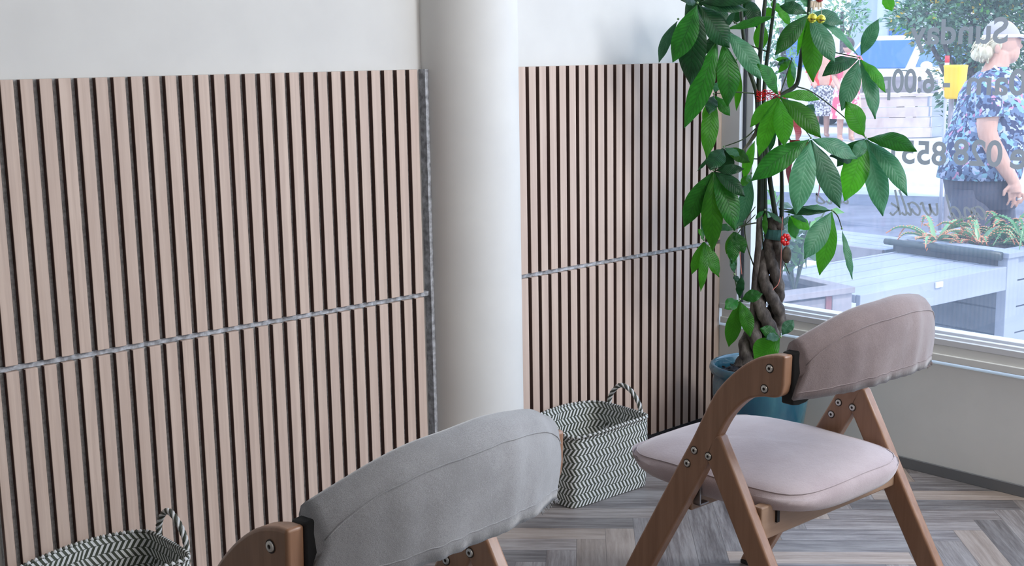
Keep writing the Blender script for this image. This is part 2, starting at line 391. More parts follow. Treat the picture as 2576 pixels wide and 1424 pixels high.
# ------------------------------------------------------------------ folding chair
def bent(pts, r=.01): return pts
def make_chair(name, M_cov, M_seat, lab):
    root = empty(name); tag(root, lab, 'chair')
    T = .027
    outer = [(-.178, .690), (-.150, .688), (-.111, .675), (-.066, .644), (-.020, .596), (.014, .538), (.040, .488), (.082, .415), (.124, .341), (.225, .159), (.303, .010)]
    inner = [(.247, .010), (.145, .190), (.062, .335), (.005, .436), (-.024, .503), (-.054, .553), (-.092, .590), (-.125, .603), (-.155, .607), (-.170, .615), (-.176, .635)]
    def sm(P_): return [tuple(p) for p in [(v.x, v.y) for v in catmull([(a, c, 0) for a, c in P_], 4)]]
    arm_poly = sm(outer)+sm(inner)
    for s in (-1, 1):
        x0 = s*.26; x1 = s*(.26-T)
        q = MB(); q.prism(arm_poly, x0, x1, lambda x, y, z: (x, y, z)); arm = q.build('arm_and_front_leg', M_beech, root, bevel=.005, bseg=3, autos=45)
        # rear leg
        q = MB(); leg = [(-.247, .010), (-.102, .261), (.001, .447), (.006, .462), (.0, .478), (-.012, .498), (-.020, .507), (-.030, .503), (-.069, .433), (-.153, .277), (-.302, .010)]
        q.prism(leg, x0-s*.0, x1-s*.0, lambda x, y, z: (x, y, z)); lg = q.build('rear_leg', M_beech, root, bevel=.005, bseg=3, autos=45)
        def screw(par, y, z):
          for side in (1, -1):
            q = MB()
            for sd in (side,):
                xs = x0 if sd == 1 else x1; dx = s*sd
                def ring(r, d, n=20): return [(xs+dx*d, y+r*math.cos(2*math.pi*k/n), z+r*math.sin(2*math.pi*k/n)) for k in range(n)]
                seq = [(.0088, .0002), (.0088, .0009), (.0072, .0010), (.0066, .0024), (.0030, .0027), (.0028, .0012)]
                base = len(q.f); ids = q.grid([ring(r_, d_) for r_, d_ in seq], 0, closed=True)
                for fi in range(base, base+60): q.m[fi] = 1 if fi < base+40 else 0
                q.face(ids[-1], 1)
                break
            q.build('screw', [M_screw, M_hole], par, autos=40)
        screw(arm, -.145, .662); screw(arm, -.134, .621); screw(arm, .034, .463); screw(arm, .052, .432); screw(lg, -.002, .459)
        q = MB(); q.box((min(x0, x1)+.002, .247, 0), (max(x0, x1)-.002, .303, .0101)); q.build('foot_pad', M_rubber, root, bevel=.002)
        q = MB(); q.box((min(x0, x1)+.002, -.302, 0), (max(x0, x1)-.002, -.247, .0101)); q.build('foot_pad', M_rubber, root, bevel=.002)
    # rails
    q = MB(); q.box((-.2335, -.113, .306), (.2335, -.090, .374)); q.build('rear_rail', M_beech_rail, root, bevel=.003)
    q = MB(); q.box((-.2335, .062, .322), (.2335, .082, .372)); fr = q.build('front_rail', M_beech_rail, root, bevel=.003)
    q = MB(); q.box((-.228, .045, .335), (-.224, .085, .385)); q.box((-.228, .045, .335), (-.200, .060, .339)); q.tube([(-.2300, .065, .352), (-.221, .065, .352)], .006, 10); q.build('hinge_bracket', M_steel, root, bevel=.0006)
    q = MB(); q.box((-.19, -.118, .335), (-.182, -.1125, .372)); q.build('strap', M_black, root)
    # seat cushion : rounded squircle
    rows = []; N = 72
    def seat_ring(k, zc, zoff=0):
        R_ = []
        for j in range(N):
            a = 2*math.pi*j/N; c, s_ = math.cos(a), math.sin(a); n_ = 5.6
            r = (abs(c)**n_+abs(s_)**n_)**(-1/n_)
            x = .2225*k*c*r; y = .226*k*s_*r
            if y < 0: x *= 1-.05*(-y/.225)
            y2 = .058+y + (.016*(1-(x/.23)**2) if y > 0 else -.014*(1-(x/.23)**2))
            wob = noise.noise(Vector((x*9, y*9, zc*4)))*.0025+noise.noise(Vector((x*30+y*22, y*8-x*5, 2)))*.0012*(1 if k < .85 else 0)
            dip = -.006*math.exp(-((x/.12)**2+((y2-.04)/.13)**2))
            fd = -.002*max(0, (y2-.18)/.1)
            cf = min(1, abs(x/.22)*abs(y/.22))**2.2
            fr_ = max(0, (y/.226-.55)/.45)
            if zc < .385: wob += .016*cf+.012*fr_*k
            else: wob += -.010*cf*k+.010*(1-k)*(1-k*.3)
            R_.append((x, y2, zc+(wob+dip*(zc > .39))+fd))
        return R_
    for k, z in [(.0, .350), (.55, .350), (.90, .350), (.965, .354), (.99, .364), (1.0, .378), (.995, .388), (.975, .3965), (.94, .402), (.85, .408), (.7, .413), (.5, .417), (.3, .419), (.12, .420), (.0, .420)]:
        rows.append(seat_ring(max(k, .002), z))
    q = MB(); q.grid(rows, closed=True, capped=True); st = q.build('seat', M_seat, root, smooth=True)
    q = MB(); q.tube([Vector(p)+Vector((0, 0, .0006)) for p in seat_ring(.962, .3995)]+[Vector(seat_ring(.962, .3995)[0])], .0013, 6); q.build('seat_seam', M_seat, st, smooth=True)
    # backrest: black ply shell and fabric cover
    def yb(x): return -.166-.078*(1-abs(x/.252)**2.3)
    def shell(xa, xb, z0f, z1f, th, n=40, off=0.0):
        rows = []
        for i in range(n+1):
            x = xa+(xb-xa)*i/n; y = yb(x)+off; z0, z1 = z0f(x), z1f(x)
            rows.append([(x, y, z0), (x, y+th, z0), (x, y+th, z1), (x, y, z1)])
        return rows
    q = MB(); q.grid(shell(-.2338, .2338, lambda x: .620-.028*min(1, max(0, (-x-.185)/.03)), lambda x: .690+.050*(1-(x/.235)**2), .026, off=0.0), closed=True, capped=True); q.build('back_shell', M_black, root, bevel=.003, autos=40)
    rows = []; n = 64
    for i in range(n+1):
        u_ = i/n; x = -.2175+.452*u_
        # cover: ends lean a little, thickest in the middle
        ztop = .7035+.066*(1-abs((x-.005)/.238)**2.6)+.002*noise.noise(Vector((x*14, 0, 0)))
        zbot = .603+.012*math.sin(math.pi*u_)+.0025*noise.noise(Vector((x*60, 3, 0)))-(.008*max(0, u_-.9)/.1)
        th = .052-.012*abs(2*u_-1)**2
        y = yb(x)-.010
        end = min(1, min(u_, 1-u_)/.035+.35)
        R_ = []
        cs = .80-.20*math.exp(-u_/.05)-.10*math.exp(-(1-u_)/.04)
        prof = [(.0, 0.0), (0.0, .12), (-.003, .3), (-.004, .5), (-.002, .86*cs), (.002, cs), (.008, cs+(1-cs)*.5), (.018, cs+(1-cs)*.84), (.030, 1.0), (.040, .985), (.050, .93), (.056, .82), (.054, .5), (.050, .2), (.046, 0), (.040, .02), (.036, .3), (.010, .3), (.006, .02)]
        for a, c_ in prof:
            yy = y+a*(th/.052)
            zz = zbot+(ztop-zbot)*c_
            if c_ < .85 and a < .005: yy += .0035*noise.noise(Vector((x*26, zz*9, 5)))
            lx = x+(.018*c_ if u_ < .02 else 0)*0 - .022*(1-c_)*max(0, 1-u_/.06)*0 + .016*(c_-.4)*max(0, (u_-.93)/.07)
            el = max(0, 1-u_/.12); lx -= .020*el*(1-min(1, c_/.6)); yy += .016*el*(1-min(1, c_/.7))
            if c_ > cs+.01: lx -= .006*el
            R_.append((lx, yy, zz))
        rows.append(R_)
    q = MB(); q.grid(rows, closed=True, capped=True); cov = q.build('back_cover', M_cov, root, smooth=True)
    q = MB(); q.tube([(r[5][0], r[5][1]-.0006, r[5][2]) for r in rows], .0011, 6); q.build('cover_seam', M_cov, cov, smooth=True)
    q = MB(); q.tube([(r[1][0], r[1][1]-.0004, r[1][2]) for r in rows], .0009, 6); 
    r2 = random.Random(5)
    for k in range(60):
        R_ = rows[int(n*(.80+.19*r2.random()))]; p0 = Vector(R_[0]); q.tube([p0, p0+Vector((r2.uniform(-.003, .003), -.001, -r2.uniform(.002, .007)))], .0004, 4)
    q.build('hem_stitching', M_cov, cov, smooth=True)
    return root
ch = make_chair('folding_chair', M_mauve, cloth('pale lilac seat velour', (.40, .325, .335), (.48, .405, .415)), 'folding wooden chair with mauve velour seat and back, beside the window')
ch.location = (1.1212, -1.0855, 0); ch.rotation_euler = (0, 0, math.radians(-1.6)); ch['group'] = 'folding chairs facing the slatted wall'
ch2 = make_chair('folding_chair', M_grey, M_grey, 'folding wooden chair with grey velour back, nearest the viewer')
ch2.location = (-.0206, -1.1323, 0); ch2.rotation_euler = (0, 0, math.radians(5.36)); ch2['group'] = 'folding chairs facing the slatted wall'

# ------------------------------------------------------------------ woven baskets
def weave_mat():
    t = NT('white and olive woven strips'); uv = t.node('ShaderNodeUVMap', uv_map='UVMap'); s = t.node('ShaderNodeSeparateXYZ'); t.link(uv.outputs[0], s.inputs[0])
    H_ = .0195; Pt = .0132
    r = t.math('DIVIDE', s.outputs[1], H_); fl = t.math('FLOOR', r); fr = t.math('FRACT', r); par = t.math('MODULO', t.math('ABSOLUTE', fl), 2.0)
    sg = t.math('SUBTRACT', t.math('MULTIPLY', par, 2.0), 1.0)
    slant = t.math('MULTIPLY', t.math('SUBTRACT', fr, .5), t.math('MULTIPLY', sg, .95))
    st = t.math('FRACT', t.math('ADD', t.math('ADD', t.math('DIVIDE', s.outputs[0], Pt), slant), t.math('MULTIPLY', par, .25)))
    white = t.math('LESS_THAN', st, .47)
    edge = t.math('LESS_THAN', t.math('ABSOLUTE', t.math('SUBTRACT', fr, .5)), .47)
    tri = t.math('SUBTRACT', 1.0, t.math('ABSOLUTE', t.math('SUBTRACT', t.math('MULTIPLY', st, 2.0), .47)))
    n = t.noise(t.coord('Object'), 60, 3)
    dk = t.ramp(n, [(.3, (.045, .052, .038)), (.7, (.085, .098, .072))])
    col = t.mix(white, dk, (.78, .80, .79)); col = t.mix(t.math('SUBTRACT', 1.0, edge), col, (.06, .07, .055))
    t.set(col, .42); hh = t.math('ADD', t.math('MULTIPLY', white, .6), t.math('MULTIPLY', edge, .5)); t.bump(t.math('ADD', hh, tri), .35, .0018); return t.mat
M_weave = weave_mat()
M_wwhite = plain('white plastic strip', (.66, .67, .66), .4); M_wdark = plain('dark olive plastic strip', (.05, .057, .042), .45)
def make_basket(label):
    root = empty('woven_basket'); tag(root, label, 'basket', 'woven baskets along the slatted wall')
    def ring(z, hx, hy, bulge, n=4.6, N=80, zf=None):
        R_ = []
        for j in range(N):
            a = 2*math.pi*j/N; c, s_ = math.cos(a), math.sin(a); r = (abs(c)**12+abs(s_)**12)**(-1/12)
            x = hx*c*r; y = hy*s_*r
            y *= 1+bulge*(1-(x/hx)**2); x *= 1-.03*abs(y/hy)**2*(1 if bulge > .02 else 0)
            zz = z+(zf(x, y) if zf else 0)
            R_.append((x, y, zz))
        return R_
    H = .208
    def zf(x, y): return .006*math.sin(x*14+1)+(-.012 if x > 0 else .0)*(x/.15)*0
    rings = []; hs = []
    for i in range(13):
        t_ = i/12; z = H*t_; rings.append(ring(z, .150+.002*t_+.004*math.sin(math.pi*t_), .100+.008*t_+.003*math.sin(math.pi*t_), .17*t_**2, zf=(lambda x, y, t_=t_: t_*zf(x, y)))); hs.append(z)
    def scaled(R_, k): return [(x-(k*x/abs(x) if abs(x) > k else x), y-(k*y/abs(y) if abs(y) > k else y), z) for x, y, z in R_]
    N = 80
    per = [0]
    for j in range(N):
        a = rings[6][j]; c = rings[6][(j+1) % N]; per.append(per[-1]+math.dist(a, c))
    q = MB()
    q.grid(rings, closed=True, uvf=lambda i, j: (per[j], hs[i]))
    inn = [scaled(r, .0035) for r in rings]
    q.grid(inn, closed=True, uvf=lambda i, j: (per[j], hs[i]))
    q.face([q.vert(p) for p in rings[0]], 0, [(p[0]+1, p[1]+1) for p in rings[0]])
    q.face([q.vert((p[0], p[1], p[2]+.004)) for p in inn[0]], 0, [(p[0]+1, p[1]+1) for p in inn[0]])
    q.build('basket_body', M_weave, root, smooth=True, fixn=False)
    # rolled rim of alternating strips
    q = MB(); top = rings[-1]; K = 160
    P_ = [Vector(p) for p in top]+[Vector(top[0])]
    def along(s_):
        k = s_*N; i = int(k) % N; return P_[i].lerp(P_[i+1], k-int(k))
    for k in range(K):
        a = along(k/K % 1); c = along(((k+1.6)/K) % 1); m = k % 2
        q.tube([a+Vector((0, 0, -.004)), (a+c)/2+Vector((0, 0, .0035)), c+Vector((0, 0, -.002))], [.003, .0042, .003], 6, m)
    q.build('basket_rim', [M_wwhite, M_wdark], root, smooth=True)
    # braided handles
    def handle(pts):
        C_ = catmull(pts, 10); L = len(C_); q = MB()
        for s_ in range(4):
            pp = []
            for i, p in enumerate(C_):
                tt = (C_[min(i+1, L-1)]-C_[max(i-1, 0)]).normalized(); n1 = tt.cross(Vector((.3, .9, .1))).normalized(); n2 = tt.cross(n1)
                a = i*.75+s_*math.pi/2
                pp.append(p+n1*math.cos(a)*.0042+n2*math.sin(a)*.0042)
            q.tube(pp, .0032, 6, s_ % 2)
        q.build('handle', [M_wwhite, M_wdark], root, smooth=True)
    handle([(.152, .075, .13), (.158, .072, .19), (.160, .066, .235), (.160, .030, .272), (.160, -.010, .270), (.160, -.050, .235), (.158, -.060, .19), (.152, -.060, .13)])
    handle([(-.152, -.060, .12), (-.158, -.062, .185), (-.172, -.055, .212), (-.195, -.010, .216), (-.196, .030, .214), (-.176, .066, .212), (-.158, .072, .185), (-.152, .072, .12)])
    return root
bk = make_basket('green and white woven basket between the column and the mauve chair')
bk.location = (1.4915, -.150, 0.001); bk.rotation_euler = (0, 0, math.radians(-2.9))
bk2 = dup_tree(bk); bk2['label'] = 'green and white woven basket at the left end, below the slats'
bk2.location = (.030, -.150, 0.001); bk2.rotation_euler = (0, 0, math.radians(-1.0))
#PART2
# ------------------------------------------------------------------ potted money tree
AX = (2.075, -.330, 0.0)
M_pot = (lambda t: (t.set(t.ramp(t.noise(t.coord('Object', (1, 1, .25)), 9, 5), [(.35, (.012, .065, .12)), (.55, (.022, .125, .17)), (.72, (.07, .22, .27))]), .22), t.b.inputs.__getitem__('Coat Weight').__setattr__('default_value', .5), t.mat)[2])(NT('teal blue glazed ceramic'))
M_soil = varied('dark bark mulch', (.018, .014, .014), (.09, .075, .075), 70, .95, .8)
def bark_mat():
    t = NT('grey brown bark'); v = t.coord('Object', (1, 1, .4)); n = t.noise(v, 38, 6, .65)
    t.set(t.ramp(n, [(.36, (.030, .024, .022)), (.5, (.085, .070, .062)), (.66, (.19, .165, .15))]), .8); t.bump(n, .5, .002); return t.mat
M_bark = bark_mat(); M_stem = varied('dark green stem', (.012, .022, .014), (.03, .05, .025), 40, .5); M_petiole = plain('thin olive petiole', (.05, .075, .03), .5)
M_scar = plain('pale petiole joint', (.26, .40, .20), .6)
def leaf_mat(name, cd, cm, cb, trans, tw):
    t = NT(name); uv = t.node('ShaderNodeUVMap', uv_map='UVMap'); s = t.node('ShaderNodeSeparateXYZ'); t.link(uv.outputs[0], s.inputs[0])
    at = t.node('ShaderNodeAttribute', attribute_name='tint'); sp_ = t.node('ShaderNodeSeparateColor'); t.link(at.outputs['Color'], sp_.inputs[0])
    ab = t.math('ABSOLUTE', s.outputs[1]); mid = t.math('LESS_THAN', ab, .045)
    n = t.noise(t.coord('Object'), 45, 4, .6)
    ph = t.math('ADD', t.math('SUBTRACT', t.math('MULTIPLY', s.outputs[0], 15), t.math('MULTIPLY', ab, 2.6)), t.math('MULTIPLY', n, .7))
    vein = t.math('POWER', t.math('ABSOLUTE', t.math('SINE', t.math('MULTIPLY', ph, math.pi))), 8)
    side = t.math('MULTIPLY', t.math('SUBTRACT', 1.0, t.math('POWER', t.math('ABSOLUTE', t.math('SINE', t.math('MULTIPLY', ph, math.pi))), .5)), 1.0)
    col = t.ramp(n, [(.35, cd), (.62, cm)])
    col = t.mix(t.math('MULTIPLY', side, .8), col, cb); col = t.mix(t.math('MULTIPLY', mid, .6), col, cb)
    br = t.math('ADD', .65, t.math('MULTIPLY', sp_.outputs[1], .7)); cmb = t.node('ShaderNodeCombineColor'); [t.link(br, cmb.inputs[i]) for i in range(3)]
    col = t.mix(1.0, col, cmb.outputs[0], 'MULTIPLY')
    t.set(col, .38); t.b.inputs['Specular IOR Level'].default_value = .34
    h = t.math('ADD', t.math('MULTIPLY', side, -1.0), t.math('MULTIPLY', mid, -1.5)); t.bump(h, .35, .0015)
    tr = t.node('ShaderNodeBsdfTranslucent'); tc_ = t.mix(1.0, col, trans, 'MULTIPLY'); tm = t.mix(.55, tc_, trans); t.link(t.mix(1.0, tm, cmb.outputs[0], 'MULTIPLY'), tr.inputs[0])
    mx = t.node('ShaderNodeMixShader'); mx.inputs[0].default_value = tw; t.link(t.b.outputs[0], mx.inputs[1]); t.link(tr.outputs[0], mx.inputs[2]); t.link(mx.outputs[0], t.out.inputs[0])
    return t.mat
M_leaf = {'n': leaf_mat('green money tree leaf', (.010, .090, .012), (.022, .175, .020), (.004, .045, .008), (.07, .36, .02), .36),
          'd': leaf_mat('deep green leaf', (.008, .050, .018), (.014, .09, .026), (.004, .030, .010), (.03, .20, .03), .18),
          'g': leaf_mat('light green leaf with backlit tone', (.025, .15, .014), (.055, .26, .024), (.012, .085, .010), (.14, .55, .02), .5),  # window backlight painted in as a brighter green
          'p': leaf_mat('pale leaf with painted sky sheen', (.035, .14, .065), (.065, .21, .105), (.12, .27, .16), (.10, .40, .15), .22)}  # sky reflection painted in as paler colour, also used for pale undersides
LK = ['n', 'd', 'g', 'p']
plant = empty('potted_money_tree', AX); tag(plant, 'tall braided money tree in a teal glazed pot in the window corner', 'potted plant')
Apt = Vector(AX)
def A_(p): return Vector([float(c) for c in p])-Apt
def pp(u, v, off=0.0):
    p = upright(u, v, AX, off)
    lim = 2.255
    if p[0] > lim: q = ray(u, v); p = CAM+q*((lim-CAM[0])/q[0])
    if p[1] > -.035: q = ray(u, v); p = CAM+q*((-.035-CAM[1])/q[1])
    return A_(p)
q = MB()
q.lathe([(.002, .002), (.098, .002), (.112, .03), (.133, .12), (.145, .20), (.146, .245), (.143, .262), (.152, .272), (.157, .285), (.153, .297), (.144, .299), (.138, .290), (.136, .262), (.128, .235), (.002, .235)], n=64)
q.build('pot', M_pot, plant, smooth=True)
q = MB(); rows = []
for i in range(9):
    r = .136*i/8; rows.append([(r*math.cos(a), r*math.sin(a), .262+.007*noise.noise(Vector((r*40*math.cos(a), r*40*math.sin(a), 1)))+.008*(1-i/8)) for a in [2*math.pi*j/36 for j in range(36)]])
q.grid(rows, closed=True); rs = random.Random(2)
for k in range(220):
    a = rs.uniform(0, 6.28); r = .13*math.sqrt(rs.random()); c = Vector((r*math.cos(a), r*math.sin(a), .270+rs.uniform(0, .006)))
    q.ell(c, (rs.uniform(.004, .010), .003, .002), 0, 6, 4, Matrix.Rotation(rs.uniform(0, 3), 3, 'Z') @ Matrix.Rotation(rs.uniform(-.5, .5), 3, 'X'))
tag(q.build('soil', M_soil, plant), None, None, None, 'stuff')
# braided trunk
axis_px = [(1880, 922), (1897, 885), (1918, 840), (1930, 790), (1932, 735), (1937, 680), (1944, 625), (1950, 580), (1950, 548)]
ax_pts = catmull([pp(u, v) for u, v in axis_px], 10)
NA = len(ax_pts)
trunk = empty('braided_trunk', (0, 0, .26)); trunk.parent = plant; TO = Vector((0, 0, .26))
for s_ in range(4):
    pts = []; rad = []
    for i, p in enumerate(ax_pts):
        f = i/(NA-1); ph = s_*math.pi/2+f*9.4
        amp = (.025+.014*math.sin(math.pi*min(1, f*1.3)))*(1-.58*f)*(min(1, f*4+.25))
        a = math.sin(ph)*amp*1.25; c = math.cos(ph*2 if False else ph)*amp*.8
        pts.append(p+Vector(RH.tolist())*a+Vector(FH.tolist())*c-TO); rad.append(.0235*(1-.46*f)+(.012 if f < .08 else 0)*(1-f/.08)+.0015*math.sin(i*1.3+s_))
    q = MB(); q.tube(pts, rad, 12); q.build('trunk_strand', M_bark, trunk, smooth=True)
q = MB(); q.tube([pp(u, v, -.01) for u, v in catmull([(1886, 905, 0), (1896, 870, 0), (1892, 800, 0), (1899, 700, 0), (1908, 620, 0), (1911, 540, 0)], 5) and [(1884, 905), (1897, 868), (1892, 800), (1899, 700), (1908, 620), (1911, 540)]], [.014, .011, .009, .0095, .010, .009], 10); q.build('side_trunk', M_bark, plant, smooth=True)
def stem(pxs, r0, r1, m=None, name='stem', offs=0.0):
    C_ = catmull([pp(p[0], p[1], p[2] if len(p) > 2 else offs) for p in pxs], 6); L = len(C_)
    q = MB(); q.tube(C_, [r0+(r1-r0)*i/(L-1) for i in range(L)], 8); return q.build(name, m or M_stem, plant, smooth=True)
stem([(1911, 540), (1912, 430), (1910, 330), (1908, 240), (1912, 140), (1925, 0), (1935, -60)], .0085, .0055)
stem([(1925, 552), (1923, 430), (1920, 300), (1926, 180), (1938, 90), (1949, 0), (1954, -60)], .0075, .0042)
stem([(1916, 545), (1916, 400), (1906, 320), (1903, 236), (1881, 162), (1868, 70), (1860, -40)], .0075, .0055)
stem([(1952, 552), (1934, 430), (1925, 330), (1938, 262), (1968, 238), (1999, 218), (2009, 195), (2017, 130), (2034, 40), (2040, -50)], .0075, .0060)
stem([(1966, 560), (1967, 500), (1966, 430), (1962, 360), (1956, 300), (1960, 243)], .0070, .0040)
for pxs in ([(2005, 218), (2040, 230), (2085, 262), (2135, 305), (2176, 345)], [(1960, 300), (1990, 290), (2020, 320), (2040, 347)], [(2035, 120), (2090, 130), (2163, 145)],
            [(1905, 236), (1850, 232), (1796, 236)], [(1930, 130), (1880, 110), (1825, 73)], [(1868, 70), (1810, 30), (1755, 7)], [(1905, 320), (1870, 350), (1821, 369)],
            [(1910, 400), (1850, 400), (1795, 428)], [(1908, 700), (1880, 620), (1875, 560), (1900, 520)], [(1908, 560), (1880, 565), (1847, 578)], [(1770, 604), (1800, 585), (1847, 572), (1900, 560)],
            [(1861, 753), (1848, 690), (1850, 600), (1900, 540)], [(1915, 560), (1926, 680), (1945, 760), (1958, 800), (1964, 847)], [(1960, 525), (2020, 530), (2094, 529)], [(1960, 640), (1975, 665), (1986, 690)],
            [(2094, 529), (2108, 545), (2118, 575)], [(1960, 243), (1975, 200), (1992, 147)], [(2040, 0), (2120, -40), (2225, -20)]):
    stem(pxs, .0022, .0014, M_petiole, 'petiole')
rl = random.Random(11)
nleaf = [0]
def leaflet(q, h, tp, w, droop=.07, fold=.22, nv=(0, 0, 0)):
    h = Vector(h); tp = Vector(tp); ax = tp-h; L = ax.length; ax.normalize()
    nrm = Vector((-FH).tolist())*.85+Vector((0, 0, .45))+Vector(nv); nrm = (nrm-ax*nrm.dot(ax)).normalized(); sd = ax.cross(nrm).normalized()
    NI, NJ = 16, 6; rows = []
    wv = rl.random()*6; bend = rl.uniform(-.04, .04)*L; tw = rl.uniform(-.35, .35)
    for i in range(NI+1):
        t = i/NI; pr = max(.015, (math.sin(math.pi*min(1, t**1.12))**.86)*(1 if t < .8 else 1-.25*(t-.8)/.2)) if t < 1 else .012
        if t < .05: pr = .05+t*2
        c = h+ax*(L*t)+nrm*(droop*L*math.sin(math.pi*t))+sd*(bend*math.sin(math.pi*t))
        ca, sa = math.cos(tw*t), math.sin(tw*t); sd2 = sd*ca+nrm*sa; n2 = nrm*ca-sd*sa
        row = []
        for j in range(NJ+1):
            s_ = -1+2*j/NJ; x = s_*w/2*pr
            z = fold*abs(x)*(1-.5*t)+.0016*math.sin(t*22+wv+(s_*2))*abs(s_)-(.10*w*s_*s_)
            row.append(c+sd2*x+n2*z)
        rows.append(row)
    q.grid(rows, LK.index(q.kind), uvf=lambda i, j: (i/NI, -1+2*j/NJ))
PXM = 3.77/FPX
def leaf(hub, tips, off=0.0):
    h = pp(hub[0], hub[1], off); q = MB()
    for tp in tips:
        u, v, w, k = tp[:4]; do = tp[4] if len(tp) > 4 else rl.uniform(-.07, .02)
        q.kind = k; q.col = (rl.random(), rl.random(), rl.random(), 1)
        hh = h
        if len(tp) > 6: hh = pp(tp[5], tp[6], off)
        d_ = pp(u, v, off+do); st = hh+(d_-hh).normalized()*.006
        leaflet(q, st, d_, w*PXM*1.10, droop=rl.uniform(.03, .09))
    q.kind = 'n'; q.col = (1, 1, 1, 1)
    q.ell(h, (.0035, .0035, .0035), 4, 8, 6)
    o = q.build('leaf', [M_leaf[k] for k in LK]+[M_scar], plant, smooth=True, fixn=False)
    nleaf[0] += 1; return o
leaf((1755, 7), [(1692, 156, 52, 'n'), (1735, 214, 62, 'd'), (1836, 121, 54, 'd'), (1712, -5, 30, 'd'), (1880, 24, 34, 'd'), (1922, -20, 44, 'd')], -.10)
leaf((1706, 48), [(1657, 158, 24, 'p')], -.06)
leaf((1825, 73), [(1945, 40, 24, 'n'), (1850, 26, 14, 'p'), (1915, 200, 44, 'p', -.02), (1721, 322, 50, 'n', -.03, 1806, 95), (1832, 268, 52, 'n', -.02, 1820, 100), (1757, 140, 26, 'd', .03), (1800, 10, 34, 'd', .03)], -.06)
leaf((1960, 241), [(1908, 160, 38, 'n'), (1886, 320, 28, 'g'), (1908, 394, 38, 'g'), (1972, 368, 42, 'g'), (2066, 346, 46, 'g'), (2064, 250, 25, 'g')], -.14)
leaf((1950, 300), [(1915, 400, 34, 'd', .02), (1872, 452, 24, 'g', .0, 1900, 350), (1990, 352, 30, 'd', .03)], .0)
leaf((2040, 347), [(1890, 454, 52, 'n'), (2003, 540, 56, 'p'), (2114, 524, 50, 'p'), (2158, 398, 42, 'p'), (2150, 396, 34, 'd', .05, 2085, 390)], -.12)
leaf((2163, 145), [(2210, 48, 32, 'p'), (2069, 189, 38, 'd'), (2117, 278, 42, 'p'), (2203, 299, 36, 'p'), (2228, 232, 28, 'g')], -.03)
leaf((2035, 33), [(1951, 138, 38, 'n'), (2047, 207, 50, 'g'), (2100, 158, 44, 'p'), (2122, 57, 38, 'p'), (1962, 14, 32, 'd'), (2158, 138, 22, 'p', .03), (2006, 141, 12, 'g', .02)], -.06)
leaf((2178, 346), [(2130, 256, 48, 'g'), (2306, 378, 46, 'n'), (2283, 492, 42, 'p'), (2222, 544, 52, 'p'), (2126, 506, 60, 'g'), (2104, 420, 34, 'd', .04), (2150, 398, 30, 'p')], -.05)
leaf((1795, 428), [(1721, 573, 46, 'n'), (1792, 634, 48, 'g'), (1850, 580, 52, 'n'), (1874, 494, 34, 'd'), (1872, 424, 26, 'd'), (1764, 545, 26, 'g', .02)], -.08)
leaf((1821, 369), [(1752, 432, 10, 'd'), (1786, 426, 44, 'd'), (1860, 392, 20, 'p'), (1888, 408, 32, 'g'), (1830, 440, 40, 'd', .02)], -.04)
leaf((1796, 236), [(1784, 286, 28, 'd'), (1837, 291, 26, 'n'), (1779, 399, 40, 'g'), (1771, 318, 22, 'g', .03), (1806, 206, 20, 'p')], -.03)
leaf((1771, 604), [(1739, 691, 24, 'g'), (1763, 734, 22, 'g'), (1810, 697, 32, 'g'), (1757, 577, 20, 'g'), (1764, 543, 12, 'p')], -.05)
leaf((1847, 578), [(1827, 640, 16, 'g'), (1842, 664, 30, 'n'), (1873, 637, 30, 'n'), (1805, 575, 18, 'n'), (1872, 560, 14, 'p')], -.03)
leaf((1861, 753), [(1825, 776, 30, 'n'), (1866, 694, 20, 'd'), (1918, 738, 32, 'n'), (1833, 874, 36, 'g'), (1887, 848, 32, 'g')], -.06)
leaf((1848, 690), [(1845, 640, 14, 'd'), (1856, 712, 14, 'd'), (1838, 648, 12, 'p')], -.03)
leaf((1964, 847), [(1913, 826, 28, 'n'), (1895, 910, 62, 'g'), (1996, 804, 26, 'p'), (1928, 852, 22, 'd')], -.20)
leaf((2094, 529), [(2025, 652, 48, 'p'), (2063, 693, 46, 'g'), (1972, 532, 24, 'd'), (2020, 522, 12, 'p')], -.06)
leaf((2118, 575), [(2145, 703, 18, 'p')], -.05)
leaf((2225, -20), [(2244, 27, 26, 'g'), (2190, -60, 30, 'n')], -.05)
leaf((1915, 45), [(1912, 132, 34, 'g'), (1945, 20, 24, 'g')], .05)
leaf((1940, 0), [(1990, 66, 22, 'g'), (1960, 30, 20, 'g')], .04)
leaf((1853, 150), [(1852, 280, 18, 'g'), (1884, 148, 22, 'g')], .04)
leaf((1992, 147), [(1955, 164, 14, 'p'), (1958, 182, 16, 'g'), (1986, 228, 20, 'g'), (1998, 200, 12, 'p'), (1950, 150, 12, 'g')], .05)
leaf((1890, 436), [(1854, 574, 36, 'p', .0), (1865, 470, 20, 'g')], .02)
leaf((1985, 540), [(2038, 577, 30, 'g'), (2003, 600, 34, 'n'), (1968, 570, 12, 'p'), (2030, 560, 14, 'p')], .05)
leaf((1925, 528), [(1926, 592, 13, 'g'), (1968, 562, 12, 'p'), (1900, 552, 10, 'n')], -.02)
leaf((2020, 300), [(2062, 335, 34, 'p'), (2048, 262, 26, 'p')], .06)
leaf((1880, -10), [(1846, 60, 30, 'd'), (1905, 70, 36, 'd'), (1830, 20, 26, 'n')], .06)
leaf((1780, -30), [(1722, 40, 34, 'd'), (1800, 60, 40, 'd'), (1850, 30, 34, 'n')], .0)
leaf((2010, -30), [(1975, 10, 26, 'p'), (2035, 20, 26, 'p'), (2060, -10, 24, 'n')], .02)

